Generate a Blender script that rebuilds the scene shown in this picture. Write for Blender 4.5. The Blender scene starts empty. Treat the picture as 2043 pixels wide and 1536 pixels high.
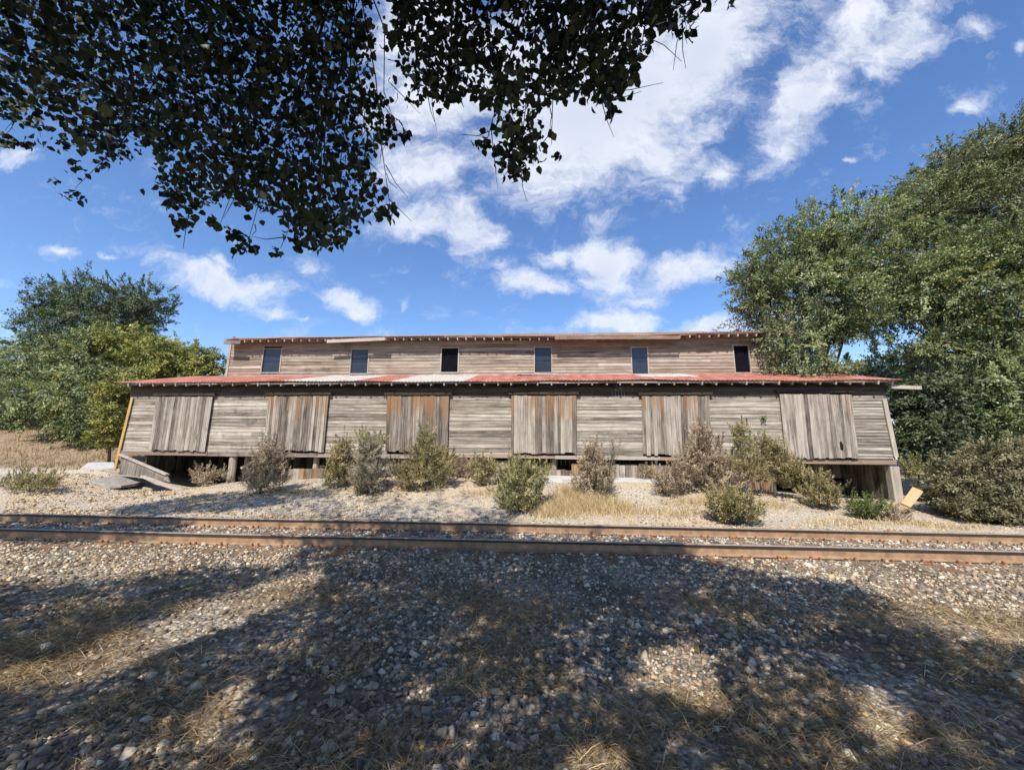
import bpy, math, random
import numpy as np
from mathutils import Vector, Matrix
random.seed(7)
RNG = np.random.default_rng(7)
SC = bpy.context.scene
COL = SC.collection

# ------------------------------------------------------------------ camera
CZ = 1.6
FPX = 776.0                       # focal length in pixels of a 2043 px wide picture
CF = np.array([-0.07695802, 0.98183875, 0.17340741])
CR = np.array([0.99703024, 0.07628325, 0.01056257])
CU = np.array([0.00285734, -0.17370531, 0.98479353])
CAM = np.array([0.0, 0.0, CZ])
cd = bpy.data.cameras.new("camera")
cam = bpy.data.objects.new("camera", cd)
COL.objects.link(cam)
cd.sensor_fit = 'HORIZONTAL'; cd.sensor_width = 36.0
cd.lens = FPX / 2043 * 36
cd.clip_start = 0.05; cd.clip_end = 3000
cam.matrix_world = Matrix(((CR[0], CU[0], -CF[0], 0), (CR[1], CU[1], -CF[1], 0), (CR[2], CU[2], -CF[2], CZ), (0, 0, 0, 1)))
SC.camera = cam
SC.render.resolution_x = 1024; SC.render.resolution_y = 769

def ray(x, y): return CF + CR * (x - 1021.5) / FPX + CU * (768 - y) / FPX
def at(x, y, Y):
    """pixel of the survey picture -> point on the plane y = Y"""
    r = ray(x, y); return CAM + r * Y / r[1]
def project(P):
    v = np.atleast_2d(P) - CAM; w = v @ CF; w = np.where(w < 1e-3, 1e-3, w)
    return 1021.5 + FPX * (v @ CR) / w, 768 - FPX * (v @ CU) / w, v @ CF

# ------------------------------------------------------------------ light
SUN_EL = math.radians(50); SUN_AZ = math.radians(12)        # azimuth: left of straight behind the camera
SUN = np.array([-math.sin(SUN_AZ) * math.cos(SUN_EL), -math.cos(SUN_AZ) * math.cos(SUN_EL), math.sin(SUN_EL)])
sl = bpy.data.lights.new("sun", 'SUN'); sl.energy = 5.0; sl.angle = math.radians(0.53); sl.color = (1.0, 0.93, 0.83)
so = bpy.data.objects.new("sun", sl); COL.objects.link(so)
so.rotation_euler = Vector(SUN).to_track_quat('Z', 'Y').to_euler()
SC.view_settings.view_transform = 'Standard'; SC.view_settings.look = 'None'
SC.view_settings.exposure = 0.50; SC.view_settings.gamma = 1.0

class NT:
    """small helper for writing node trees"""
    def __init__(s, tree): s.t = tree
    def n(s, typ, _props=None, **ins):
        nd = s.t.nodes.new('ShaderNode' + typ)
        for k, v in (_props or {}).items(): setattr(nd, k, v)
        for k, v in ins.items():
            key = int(k[1:]) if k[0] == 'i' and k[1:].isdigit() else k.replace('_', ' ')
            s.put(nd.inputs[key], v)
        return nd
    def put(s, sock, v):
        if hasattr(v, 'outputs'): v = v.outputs[0]
        if isinstance(v, bpy.types.NodeSocket): s.t.links.new(v, sock)
        else: sock.default_value = v
    def math(s, op, a, b=0.0, c=0.0, clamp=False): return s.n('Math', {'operation': op, 'use_clamp': clamp}, i0=a, i1=b, i2=c).outputs[0]
    def vmath(s, op, a, b=(0, 0, 0)):
        nd = s.n('VectorMath', {'operation': op}, i0=a, i1=b)
        return nd.outputs[1] if op in ('DOT_PRODUCT', 'LENGTH', 'DISTANCE') else nd.outputs[0]
    def rng(s, v, a, b, c=0.0, d=1.0, t='SMOOTHSTEP'):
        return s.n('MapRange', {'interpolation_type': t}, Value=v, From_Min=a, From_Max=b, To_Min=c, To_Max=d).outputs[0]
    def mix(s, f, a, b, bt='MIX'):
        nd = s.t.nodes.new('ShaderNodeMix'); nd.data_type = 'RGBA'; nd.blend_type = bt
        s.put(nd.inputs[0], f); s.put(nd.inputs[6], a); s.put(nd.inputs[7], b); return nd.outputs[2]
    def noise(s, vec, scale, detail=4.0, rough=0.55, dist=0.0):
        return s.n('TexNoise', None, Vector=vec, Scale=scale, Detail=detail, Roughness=rough, Distortion=dist).outputs[0]
    def ramp(s, f, stops):
        nd = s.n('ValToRGB', None, Fac=f); e = nd.color_ramp.elements
        while len(e) < len(stops): e.new(0.5)
        for el, (p, c) in zip(e, stops): el.position = p; el.color = (c[0], c[1], c[2], 1)
        return nd.outputs[0]

# ------------------------------------------------------------------ world: nishita sky with broken cumulus
W = bpy.data.worlds.new("World"); SC.world = W; W.use_nodes = True
wt = NT(W.node_tree); W.node_tree.nodes.clear()
sky = wt.n('TexSky', {'sky_type': 'NISHITA', 'sun_disc': False, 'sun_elevation': SUN_EL, 'sun_rotation': math.pi + SUN_AZ,
                      'altitude': 100.0, 'air_density': 1.0, 'dust_density': 0.25, 'ozone_density': 3.0})
tc = wt.n('TexCoord').outputs['Generated']
dF = wt.math('MAXIMUM', wt.vmath('DOT_PRODUCT', tc, tuple(CF)), 0.05)
uu = wt.math('MULTIPLY_ADD', wt.math('DIVIDE', wt.vmath('DOT_PRODUCT', tc, tuple(CR)), dF), .776, 1.0215)
vv = wt.math('MULTIPLY_ADD', wt.math('DIVIDE', wt.vmath('DOT_PRODUCT', tc, tuple(CU)), dF), -.776, .768)
uv = wt.n('CombineXYZ', None, X=uu, Y=vv).outputs[0]
wn = wt.n('TexNoise', None, Vector=uv, Scale=7.0, Detail=7.0, Roughness=0.62)
warp = wt.n('VectorMath', {'operation': 'MULTIPLY_ADD'}, i0=wn.outputs[1], i1=(.13, .11, 0), i2=(-.065, -.055, 0)).outputs[0]
uvw = wt.vmath('ADD', uv, warp)
CLOUDS = [  # centre, radii in thousandths of the view, tilt in degrees, strength
 (930,150,240,120,-20,1.15),(1200,200,290,205,-25,1.35),(1400,100,125,200,35,1.15),(850,340,120,80,0,.85),(1320,310,110,80,-10,.9),(1060,330,130,80,0,.8),
 (830,440,110,48,0,.95),(930,450,70,60,20,.95),(850,60,130,120,0,1.0),
 (1610,190,72,185,32,.9),(1700,80,75,170,35,.75),(1800,75,75,160,40,.7),(1500,200,40,80,40,.4),(1420,350,55,26,-35,.55),(1600,40,90,60,-30,.45),(1945,52,50,24,-25,.6),(1935,215,52,20,-25,.5),(2030,95,22,20,0,.5),(1683,325,14,11,0,.5),
 (1215,530,90,66,5,1.05),(1350,545,115,44,-18,1.0),(1110,515,52,30,-10,.7),(1058,565,92,30,4,.95),(1290,590,60,24,0,.8),(995,522,36,17,0,.55),(1210,430,60,28,-35,.45),(1330,380,60,24,-20,.4),
 (1210,650,110,34,-6,.9),(1430,655,95,26,-10,.9),(1560,650,80,30,0,.8),
 (450,572,135,42,10,1.0),(360,540,90,28,20,.75),(547,625,42,22,14,.85),(705,605,78,30,14,1.0),(430,522,36,18,15,.6),(630,540,95,20,18,.42),(115,498,52,14,12,.62),(30,312,58,26,10,.8),(222,520,18,12,0,.5),(808,605,16,18,30,.5),(605,645,14,8,0,.5)]
dens = None
for cx, cy, rx, ry, an, st in CLOUDS:
    m = wt.n('Mapping', {'vector_type': 'TEXTURE'}, Vector=uvw, Location=(cx / 1000, cy / 1000, 0), Rotation=(0, 0, math.radians(an)), Scale=(rx * 1.25 / 1000, ry * 1.25 / 1000, 1))
    l = wt.vmath('LENGTH', m.outputs[0])
    d = wt.math('MULTIPLY_ADD', l, -st, st)
    dens = d if dens is None else wt.n('Math', {'operation': 'SMOOTH_MAX'}, i0=dens, i1=d, i2=0.08).outputs[0]
# elsewhere in the sky: loose clouds on a plane overhead
sx = wt.n('SeparateXYZ', None, Vector=tc)
pl = wt.vmath('SCALE', tc); pl.node.inputs['Scale'].default_value = 1.0
inv = wt.math('DIVIDE', 1.0, wt.math('MAXIMUM', wt.math('ADD', sx.outputs[2], .12), .05))
wt.put(pl.node.inputs['Scale'], inv)
other = wt.math('SUBTRACT', wt.noise(pl, 1.3, 5.0, .6), .60)
behind = wt.rng(wt.vmath('DOT_PRODUCT', tc, tuple(CF)), .35, .2)
dens = wt.math('MAXIMUM', wt.math('MULTIPLY', dens, wt.math('SUBTRACT', 1.0, behind)), wt.math('MULTIPLY', other, behind))
st_uv = wt.n('Mapping', None, Vector=uvw, Rotation=(0, 0, math.radians(40)), Scale=(1, 1.7, 1)).outputs[0]
fine = wt.noise(st_uv, 9.0, 10.0, .70)
dd = wt.math('ADD', dens, wt.math('MULTIPLY_ADD', fine, 1.9, -.98))
alpha = wt.rng(dd, .0, .86)
body = wt.rng(wt.math('ADD', dens, wt.math('MULTIPLY', wt.noise(uv, 9.0, 6.0, .6), .7)), .6, 1.5)
ccol = wt.mix(body, (6.0, 6.2, 6.7, 1), (4.5, 4.9, 5.7, 1))
# thicker air makes the low sky paler; nishita handles it. slight saturation of the blue
skyc = wt.n('HueSaturation', None, Hue=.506, Saturation=1.14, Value=1.28, Fac=1.0, Color=sky.outputs[0]).outputs[0]
colr = wt.mix(wt.math('MULTIPLY', alpha, .93), skyc, ccol)
bg = wt.n('Background', None, Color=colr, Strength=0.117)
wo = wt.n('OutputWorld'); W.node_tree.links.new(bg.outputs[0], wo.inputs[0])

# ------------------------------------------------------------------ generic helpers
def tag(o, label=None, cat=None, group=None, kind=None):
    if label: o['label'] = label
    if cat: o['category'] = cat
    if group: o['group'] = group
    if kind: o['kind'] = kind
    return o
def empty(name, loc, label, cat, group=None):
    o = bpy.data.objects.new(name, None); COL.objects.link(o); o.location = loc; o.empty_display_size = .2
    return tag(o, label, cat, group)
def new_mat(name, rough=0.9, spec=0.2):
    m = bpy.data.materials.new(name); m.use_nodes = True
    t = NT(m.node_tree); b = m.node_tree.nodes['Principled BSDF']
    b.inputs['Roughness'].default_value = rough; b.inputs['Specular IOR Level'].default_value = spec
    return m, t, b
def link_mesh(name, V, faces, mat, parent=None, smooth=False, cols=None, fs=None):
    """V (n,3) world coordinates; faces: list of tuples or (m,k) array; cols (n,3|4) per-vertex"""
    V = np.asarray(V, dtype=np.float32).copy()
    off = np.array(parent.matrix_world.translation) if parent is not None else np.zeros(3)
    if parent is not None:
        p = parent; off = np.zeros(3)
        while p is not None: off = off + np.array(p.location); p = p.parent
        V = V - off.astype(np.float32)
    me = bpy.data.meshes.new(name)
    if isinstance(faces, np.ndarray):
        nf, k = faces.shape
        me.vertices.add(len(V)); me.vertices.foreach_set('co', V.ravel())
        me.loops.add(nf * k); me.loops.foreach_set('vertex_index', faces.ravel().astype(np.int32))
        me.polygons.add(nf); me.polygons.foreach_set('loop_start', np.arange(0, nf * k, k, dtype=np.int32))
        me.update(calc_edges=True)
    else:
        me.from_pydata([tuple(v) for v in V.tolist()], [], faces); me.update()
    if smooth: me.polygons.foreach_set('use_smooth', np.ones(len(me.polygons), dtype=bool))
    if cols is not None:
        c = np.asarray(cols, dtype=np.float32)
        if c.shape[1] == 3: c = np.concatenate([c, np.ones((len(c), 1), np.float32)], 1)
        a = me.color_attributes.new('tint', 'FLOAT_COLOR', 'POINT'); a.data.foreach_set('color', c.ravel())
    if mat is not None: me.materials.append(mat)
    o = bpy.data.objects.new(name, me); COL.objects.link(o)
    if parent is not None: o.parent = parent
    return o

class MB:
    """collects shapes into one mesh; every shape carries its own tint"""
    def __init__(s): s.V = []; s.F = []; s.C = []; s.n = 0
    def add(s, V, F, tint=None):
        V = np.asarray(V, float); s.V.append(V)
        s.F += [tuple(i + s.n for i in f) for f in F]
        t = tint if tint is not None else (random.random(), random.random(), random.random(), 1)
        t = np.asarray(t, float)
        if t.ndim == 1:
            t = np.tile(t if len(t) == 4 else np.append(t, 1), (len(V), 1))
        s.C.append(t); s.n += len(V); return s
    def hexa(s, P, tint=None):      # 8 corners: bottom 4 (ccw) then top 4
        return s.add(P, [(3, 2, 1, 0), (4, 5, 6, 7), (0, 1, 5, 4), (1, 2, 6, 5), (2, 3, 7, 6), (3, 0, 4, 7)], tint)
    def box(s, x0, x1, y0, y1, z0, z1, tint=None):
        return s.hexa([(x0, y0, z0), (x1, y0, z0), (x1, y1, z0), (x0, y1, z0), (x0, y0, z1), (x1, y0, z1), (x1, y1, z1), (x0, y1, z1)], tint)
    def beam(s, a, b, w, h, up=(0, 0, 1), tint=None):
        a = np.array(a, float); b = np.array(b, float); d = b - a; d /= np.linalg.norm(d)
        sd = np.cross(d, up); sd /= np.linalg.norm(sd); u = np.cross(sd, d)
        P = []
        for e in (a, b):
            for i, j in ((-1, -1), (1, -1), (1, 1), (-1, 1)): P.append(e + sd * i * w / 2 + u * j * h / 2)
        return s.add(P, [(0, 1, 2, 3), (7, 6, 5, 4), (4, 5, 1, 0), (5, 6, 2, 1), (6, 7, 3, 2), (7, 4, 0, 3)], tint)
    def tube(s, pts, radii, sides=7, tint=None, wob=0.0):
        pts = [np.array(p, float) for p in pts]; V = []; F = []
        ref = np.array([.31, .23, .92])
        for i, p in enumerate(pts):
            d = pts[min(i + 1, len(pts) - 1)] - pts[max(i - 1, 0)]; d /= (np.linalg.norm(d) + 1e-9)
            a = np.cross(d, ref); a /= (np.linalg.norm(a) + 1e-9); b = np.cross(d, a)
            for k in range(sides):
                t = 2 * math.pi * k / sides; r = radii[i] * (1 + wob * (random.random() - .5))
                V.append(p + a * math.cos(t) * r + b * math.sin(t) * r)
        for i in range(len(pts) - 1):
            for k in range(sides):
                F.append((i * sides + k, i * sides + (k + 1) % sides, (i + 1) * sides + (k + 1) % sides, (i + 1) * sides + k))
        F.append(tuple(range(sides))[::-1]); F.append(tuple((len(pts) - 1) * sides + k for k in range(sides)))
        return s.add(V, F, tint)
    def build(s, name, mat, parent=None, smooth=False):
        return link_mesh(name, np.concatenate(s.V), s.F, mat, parent, smooth, np.concatenate(s.C))

# ------------------------------------------------------------------ ground heights
def lerp_tab(x, tab):
    xs, zs = zip(*tab); return np.interp(x, xs, zs)
def vnoise(x, y, sc, seed=0):
    x = np.asarray(x, float) * sc + seed * 17.3; y = np.asarray(y, float) * sc + seed * 9.1
    xi = np.floor(x); yi = np.floor(y); fx = x - xi; fy = y - yi
    fx = fx * fx * (3 - 2 * fx); fy = fy * fy * (3 - 2 * fy)
    def h(a, b): v = np.sin(a * 127.1 + b * 311.7 + seed * 74.7) * 43758.5453; return v - np.floor(v)
    return (h(xi, yi) * (1 - fx) + h(xi + 1, yi) * fx) * (1 - fy) + (h(xi, yi + 1) * (1 - fx) + h(xi + 1, yi + 1) * fx) * fy
RYAW = 0.02348; RD = 6.7159       # near rail: y = RD + tan(RYAW) x
def rail_y(x): return RD + math.tan(RYAW) * x
def sstep(a, b, t): t = np.clip((t - a) / (b - a), 0, 1); return t * t * (3 - 2 * t)
def ground(x, y):
    x = np.asarray(x, float); y = np.asarray(y, float)
    ry = rail_y(x)
    base = lerp_tab(x, [(-60, .9), (-22, .75), (-17.2, .82), (-16, .80), (-14.6, .34), (-13.5, .18), (-12.2, .3), (-11, .45), (-8, .62), (-5, .78), (0, .82), (4.5, .8), (7, .52), (9, .3), (11.5, .22), (14, .25), (20, .45), (60, .6)])
    t = sstep(ry + 2.3, 13.3, y)
    z = base * t
    z = z * np.where((x < -13) & (y < 13.3), .85, 1.0)
    # bank rising beyond the left end and a rise far right
    z = z + 2.0 * sstep(-15.5, -24, x) * sstep(14.5, 23, y)
    z = z + .8 * sstep(13, 22, x) * sstep(13.5, 22, y)
    # track bed, shallow ditch toward the camera
    z = z + .0 - .05 * sstep(ry - .9, ry - 2.5, y)
    z = z + (vnoise(x, y, .8, 1) - .5) * .10 * sstep(ry + 1.9, ry + 3.2, y) + (vnoise(x, y, 2.3, 2) - .5) * .05 * (1 - np.exp(-((y - ry - .75) / 1.3) ** 4))
    z = z + .03 * np.exp(-((y - ry - .75) / 1.6) ** 4)
    return z
def g1(x, y): return float(ground(x, y))
def on_ground(px, py):
    r = ray(px, py); t = 1.0
    while t < 60:
        P = CAM + r * t
        if P[2] < ground(P[0], P[1]): break
        t += .04
    return P

# ------------------------------------------------------------------ materials
def wood_mat(name, axis, dark, mid, light, warm=(0.30, 0.13, 0.045), warm_amt=.5, bump=.5):
    m, t, b = new_mat(name, .88, .15)
    tint = t.n('Attribute', {'attribute_name': 'tint'}); sp = t.n('SeparateColor', None, Color=tint.outputs[0])
    pos = t.n('NewGeometry').outputs[0]
    off = t.n('CombineXYZ', None, X=t.math('MULTIPLY', sp.outputs[2], 37.0), Y=t.math('MULTIPLY', sp.outputs[0], 11.0), Z=t.math('MULTIPLY', sp.outputs[2], 23.0)).outputs[0]
    p = t.vmath('ADD', pos, off)
    sc = {'x': (.6, 6, 28), 'z': (26, 6, .55), 'y': (26, .55, 26)}[axis]
    st = t.n('Mapping', None, Vector=p, Scale=sc).outputs[0]
    g = t.noise(st, 1.5, 7.0, .68, .6)
    blot = t.noise(p, 1.6, 5.0, .62)
    f = t.math('ADD', t.math('MULTIPLY', g, 1.15), t.math('ADD', t.math('MULTIPLY', sp.outputs[0], .34), t.math('MULTIPLY', blot, .42)))
    c = t.ramp(t.math('MULTIPLY', f, .8), [(.54, dark), (.73, mid), (.96, light)])
    wst = t.noise(t.n('Mapping', None, Vector=p, Scale=tuple(s * .35 for s in sc)).outputs[0], 1.2, 4.0, .6)
    wf = t.math('MULTIPLY', t.rng(t.math('ADD', wst, t.math('MULTIPLY', sp.outputs[1], .75)), .72, 1.12), warm_amt, clamp=True)
    c = t.mix(wf, c, (*warm, 1))
    knots = t.rng(t.noise(t.n('Mapping', None, Vector=p, Scale=tuple(max(1.2, s * .25) for s in sc)).outputs[0], 2.2, 2.0, .5), .70, .78)
    c = t.mix(t.math('MULTIPLY', knots, .6), c, (dark[0] * .5, dark[1] * .5, dark[2] * .5, 1))
    t.put(b.inputs['Base Color'], c)
    bp = t.n('Bump', None, Strength=bump, Distance=.012, Height=g); t.put(b.inputs['Normal'], bp)
    return m
M_SIDE = wood_mat('weathered_siding', 'x', (.050, .041, .033), (.235, .202, .165), (.50, .45, .38), (.34, .21, .12), .35)
M_SIDE_UP = wood_mat('brown_siding', 'x', (.05, .040, .032), (.225, .188, .152), (.46, .405, .34), (.25, .14, .085), .38)
M_DOOR = wood_mat('vertical_boards', 'z', (.038, .031, .025), (.180, .152, .125), (.43, .38, .32), (.27, .14, .06), .7)
M_HEADER = wood_mat('brown_wood_eave_shade', 'x', (.018, .013, .010), (.060, .046, .035), (.15, .12, .095), (.09, .05, .03), .4)  # brown wood with the shadow of the eave darkened into its colour
M_BEAM = wood_mat('beam_wood', 'x', (.09, .075, .065), (.26, .215, .18), (.44, .39, .34), (.32, .17, .08), .5)
M_POST = wood_mat('post_wood', 'z', (.10, .082, .068), (.27, .225, .18), (.43, .385, .32), (.3, .17, .08), .35)
M_YEL = wood_mat('ochre_board', 'z', (.20, .11, .04), (.38, .23, .075), (.50, .35, .15), (.4, .2, .05), .3)
M_PLY = wood_mat('plywood', 'x', (.40, .22, .10), (.55, .33, .17), (.66, .43, .25), (.4, .2, .1), .3)
M_TIE = wood_mat('creosote_tie', 'y', (.05, .035, .025), (.15, .105, .075), (.26, .19, .13), (.25, .12, .05), .5)

def roof_mat():
    m, t, b = new_mat('rusty_tin', .6, .3)
    sp = t.n('SeparateColor', None, Color=t.n('Attribute', {'attribute_name': 'tint'}).outputs[0])
    pos = t.n('NewGeometry').outputs[0]
    st = t.n('Mapping', None, Vector=pos, Scale=(2.2, .7, 2)).outputs[0]
    n = t.noise(st, 1.5, 7.0, .65, .3); n2 = t.noise(pos, 9.0, 5.0, .6)
    rust = t.ramp(t.math('ADD', t.math('MULTIPLY', n, .7), t.math('MULTIPLY', n2, .3)), [(.32, (.13, .045, .03)), (.48, (.34, .115, .080)), (.68, (.50, .25, .19))])
    zinc = t.ramp(n2, [(.3, (.30, .25, .21)), (.6, (.53, .50, .46))])
    f = t.rng(t.math('ADD', sp.outputs[1], t.math('MULTIPLY_ADD', n, 1.5, -.75)), .36, .66)
    c = t.mix(f, rust, zinc)
    t.put(b.inputs['Base Color'], c)
    return m
M_ROOF = roof_mat()
def leaf_mat(name, trans=.35):
    m, t, b = new_mat(name, .55, .35)
    a = t.n('Attribute', {'attribute_name': 'tint'}).outputs[0]
    t.put(b.inputs['Base Color'], a)
    tr = t.n('BsdfTranslucent', None, Color=t.mix(1.0, a, (1.5, 1.7, .7, 1), 'MULTIPLY'))
    mx = t.n('MixShader', None, i0=trans, i1=b.outputs[0], i2=tr)
    out = [n for n in m.node_tree.nodes if n.type == 'OUTPUT_MATERIAL'][0]
    m.node_tree.links.new(mx.outputs[0], out.inputs[0]); return m
M_LEAF = leaf_mat('foliage', .16); M_NEEDLE = leaf_mat('dry_needles', .10); M_LEAFBIG = leaf_mat('broad_leaf', .05)
M_STRAW = leaf_mat('straw', .15)
def bark_mat():
    m, t, b = new_mat('bark', .95, .1)
    pos = t.n('NewGeometry').outputs[0]
    n = t.noise(t.n('Mapping', None, Vector=pos, Scale=(14, 14, 3)).outputs[0], 1.5, 6.0, .7)
    t.put(b.inputs['Base Color'], t.ramp(n, [(.3, (.035, .028, .022)), (.7, (.15, .125, .10))]))
    t.put(b.inputs['Normal'], t.n('Bump', None, Strength=.8, Distance=.03, Height=n)); return m
M_BARK = bark_mat()
def simple_mat(name, c, rough=.8, spec=.3, sc=6.0, var=.35):
    m, t, b = new_mat(name, rough, spec)
    n = t.noise(t.n('NewGeometry').outputs[0], sc, 5.0, .6)
    t.put(b.inputs['Base Color'], t.ramp(n, [(.25, tuple(v * (1 - var) for v in c)), (.75, tuple(v * (1 + var) for v in c))])); return m
M_RAIL = simple_mat('rail_rust', (.27, .17, .10), .7, .35, 7.0, .42)
M_HEAD = simple_mat('rail_head', (.27, .225, .19), .45, .5, 8.0, .3)
M_HSIDE = simple_mat('rail_head_side', (.045, .033, .026), .7, .2, 12.0, .3)
M_STEEL = simple_mat('rusty_plate', (.24, .115, .06), .8, .3, 30.0, .5)
M_CONC = simple_mat('concrete', (.42, .42, .40), .9, .2, 4.0, .2)
M_ASPH = simple_mat('broken_asphalt', (.24, .22, .19), .95, .1, 9.0, .4)
M_WHITE = simple_mat('white_paint', (.62, .62, .60), .8, .2, 20.0, .2)
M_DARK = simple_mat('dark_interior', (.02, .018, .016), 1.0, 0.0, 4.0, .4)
def glass_mat(name, c, rough):
    m, t, b = new_mat(name, rough, .6)
    n = t.noise(t.n('NewGeometry').outputs[0], 5.0, 4.0, .6)
    t.put(b.inputs['Base Color'], t.ramp(n, [(.3, tuple(v * .6 for v in c)), (.75, tuple(v * 1.3 for v in c))]))
    t.put(b.inputs['Normal'], t.n('Bump', None, Strength=.15, Distance=.01, Height=n)); return m
M_PANE = glass_mat('dusty_pane', (.012, .018, .034), .30); M_OPEN = simple_mat('dark_screen', (.006, .006, .010), .95, 0.05)
def stone_mat():
    m, t, b = new_mat('ballast_stone', .9, .2)
    a = t.n('Attribute', {'attribute_name': 'tint'}).outputs[0]
    n = t.noise(t.n('NewGeometry').outputs[0], 45.0, 4.0, .6)
    t.put(b.inputs['Base Color'], t.mix(t.rng(n, .25, .75, .0, .45), a, (.12, .10, .08, 1), 'MIX')); return m
M_STONE = stone_mat()
def ground_mat():
    m, t, b = new_mat('gravel_ground', .95, .1)
    pos = t.n('NewGeometry').outputs[0]; s = t.n('SeparateXYZ', None, Vector=pos)
    vor = t.n('TexVoronoi', {'feature': 'F1'}, Vector=pos, Scale=26.0, Randomness=1.0)
    vor2 = t.n('TexVoronoi', {'feature': 'F1'}, Vector=pos, Scale=55.0, Randomness=1.0)
    cell = t.n('SeparateColor', None, Color=vor.outputs[1]).outputs[0]
    stone = t.ramp(cell, [(.0, (.18, .155, .125)), (.45, (.38, .33, .265)), (.8, (.53, .47, .385)), (1.0, (.62, .57, .49))])
    edge = t.rng(vor.outputs[0], .35, .75)
    stone = t.mix(t.math('MULTIPLY', edge, .55), stone, (.12, .09, .06, 1))
    dirt = t.ramp(t.noise(pos, 5.0, 7.0, .65), [(.3, (.24, .16, .095)), (.55, (.43, .31, .19)), (.8, (.56, .44, .30))])
    big = t.noise(pos, .55, 4.0, .6)
    # beyond the track: fine pale gravel with tan dirt patches; before it: dirt between ballast
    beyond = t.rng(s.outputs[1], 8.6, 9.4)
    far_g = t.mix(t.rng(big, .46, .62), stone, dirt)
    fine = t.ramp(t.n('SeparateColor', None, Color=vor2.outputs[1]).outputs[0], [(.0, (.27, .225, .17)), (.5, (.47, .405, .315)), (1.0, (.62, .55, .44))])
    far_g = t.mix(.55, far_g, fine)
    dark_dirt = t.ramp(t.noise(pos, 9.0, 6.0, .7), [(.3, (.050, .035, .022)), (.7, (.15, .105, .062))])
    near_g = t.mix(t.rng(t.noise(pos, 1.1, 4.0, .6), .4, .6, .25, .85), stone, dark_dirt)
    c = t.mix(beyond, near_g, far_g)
    brown = t.math('MULTIPLY', t.rng(s.outputs[1], 14.0, 16.5), t.rng(s.outputs[0], -16.0, -17.5))
    c = t.mix(t.math('MULTIPLY', brown, .8), c, t.ramp(t.noise(pos, 4.0, 6.0, .7), [(.3, (.14, .085, .045)), (.7, (.34, .24, .14))]))
    green = t.rng(s.outputs[1], 24.0, 34.0)
    c = t.mix(green, c, (.09, .10, .04, 1))
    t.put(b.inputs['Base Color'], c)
    h = t.math('ADD', t.math('MULTIPLY', vor.outputs[0], -1.0), t.math('MULTIPLY', t.noise(pos, 20.0, 5.0, .7), .8))
    t.put(b.inputs['Normal'], t.n('Bump', None, Strength=.9, Distance=.03, Height=h)); return m
M_GROUND = ground_mat()

# ------------------------------------------------------------------ ground sheet
def axis_pts(lo, hi, step, far, grow=1.25):
    a = list(np.arange(lo, hi + 1e-6, step)); s = step
    while a[-1] < far: s *= grow; a.append(a[-1] + s)
    s = step
    while a[0] > -far: s *= grow; a.insert(0, a[0] - s)
    return np.array(a)
gx = axis_pts(-22, 20, .14, 900); gy = axis_pts(.5, 18, .12, 900)
XX, YY = np.meshgrid(gx, gy); ZZ = ground(XX, YY)
r_far = np.hypot(XX, YY); ZZ = np.where(r_far > 60, ZZ - (r_far - 60) * .004, ZZ)
nx, ny = len(gx), len(gy); idx = np.arange(nx * ny).reshape(ny, nx)
quads = np.stack([idx[:-1, :-1], idx[:-1, 1:], idx[1:, 1:], idx[1:, :-1]], -1).reshape(-1, 4)
o = link_mesh('ground', np.stack([XX, YY, ZZ], -1).reshape(-1, 3), quads, M_GROUND, None, True)
tag(o, kind='structure')

# ------------------------------------------------------------------ ballast stones and straw
def ico():
    V = np.array([(-1, -1, -1), (1, -1, -1), (1, 1, -1), (-1, 1, -1), (-1, -1, 1), (1, -1, 1), (1, 1, 1), (-1, 1, 1)], float) * .72
    F = np.array([(0, 2, 1), (0, 3, 2), (4, 5, 6), (4, 6, 7), (0, 1, 5), (0, 5, 4), (1, 2, 6), (1, 6, 5), (2, 3, 7), (2, 7, 6), (3, 0, 4), (3, 4, 7)])
    return V, F
def rot_mats(n):
    q = RNG.normal(size=(n, 4)); q /= np.linalg.norm(q, axis=1)[:, None]; w, x, y, z = q.T
    return np.stack([np.stack([1 - 2 * (y * y + z * z), 2 * (x * y - z * w), 2 * (x * z + y * w)], -1), np.stack([2 * (x * y + z * w), 1 - 2 * (x * x + z * z), 2 * (y * z - x * w)], -1), np.stack([2 * (x * z - y * w), 2 * (y * z + x * w), 1 - 2 * (x * x + y * y)], -1)], 1)
STONE_C = np.array([(.11, .10, .095), (.19, .18, .17), (.34, .32, .295), (.52, .50, .465), (.30, .24, .18), (.14, .135, .14), (.68, .66, .62), (.42, .34, .25), (.19, .14, .10)])
STONE_C = STONE_C * np.array([1.13, 1.03, .86])
STONE_P = np.array([.16, .19, .2, .14, .08, .1, .045, .05, .035])
def stones(name, x, y, r, label, warm=(1, 1, 1)):
    n = len(x); V0, F0 = ico()
    B = V0[None] * (1 + RNG.uniform(-.45, .40, (n, 8, 3))) * RNG.uniform(.55, 1.25, (n, 1, 3))
    B = np.einsum('nij,nkj->nki', rot_mats(n), B)
    B[:, :, 2] *= RNG.uniform(.55, .95, (n, 1))
    z = ground(x, y) + r * RNG.uniform(-.1, .45, n)
    V = B * r[:, None, None] + np.stack([x, y, z], -1)[:, None]
    F = (F0[None] + (np.arange(n) * 8)[:, None, None]).reshape(-1, 3)
    c = STONE_C[RNG.choice(len(STONE_C), n, p=STONE_P / STONE_P.sum())] * RNG.uniform(.75, 1.2, (n, 1))
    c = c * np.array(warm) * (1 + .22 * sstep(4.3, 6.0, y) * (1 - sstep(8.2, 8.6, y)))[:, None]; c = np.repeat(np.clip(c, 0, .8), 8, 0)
    o = link_mesh(name, V.reshape(-1, 3), F, M_STONE, None, False, c)
    return tag(o, label, 'gravel', None, 'stuff')
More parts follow.
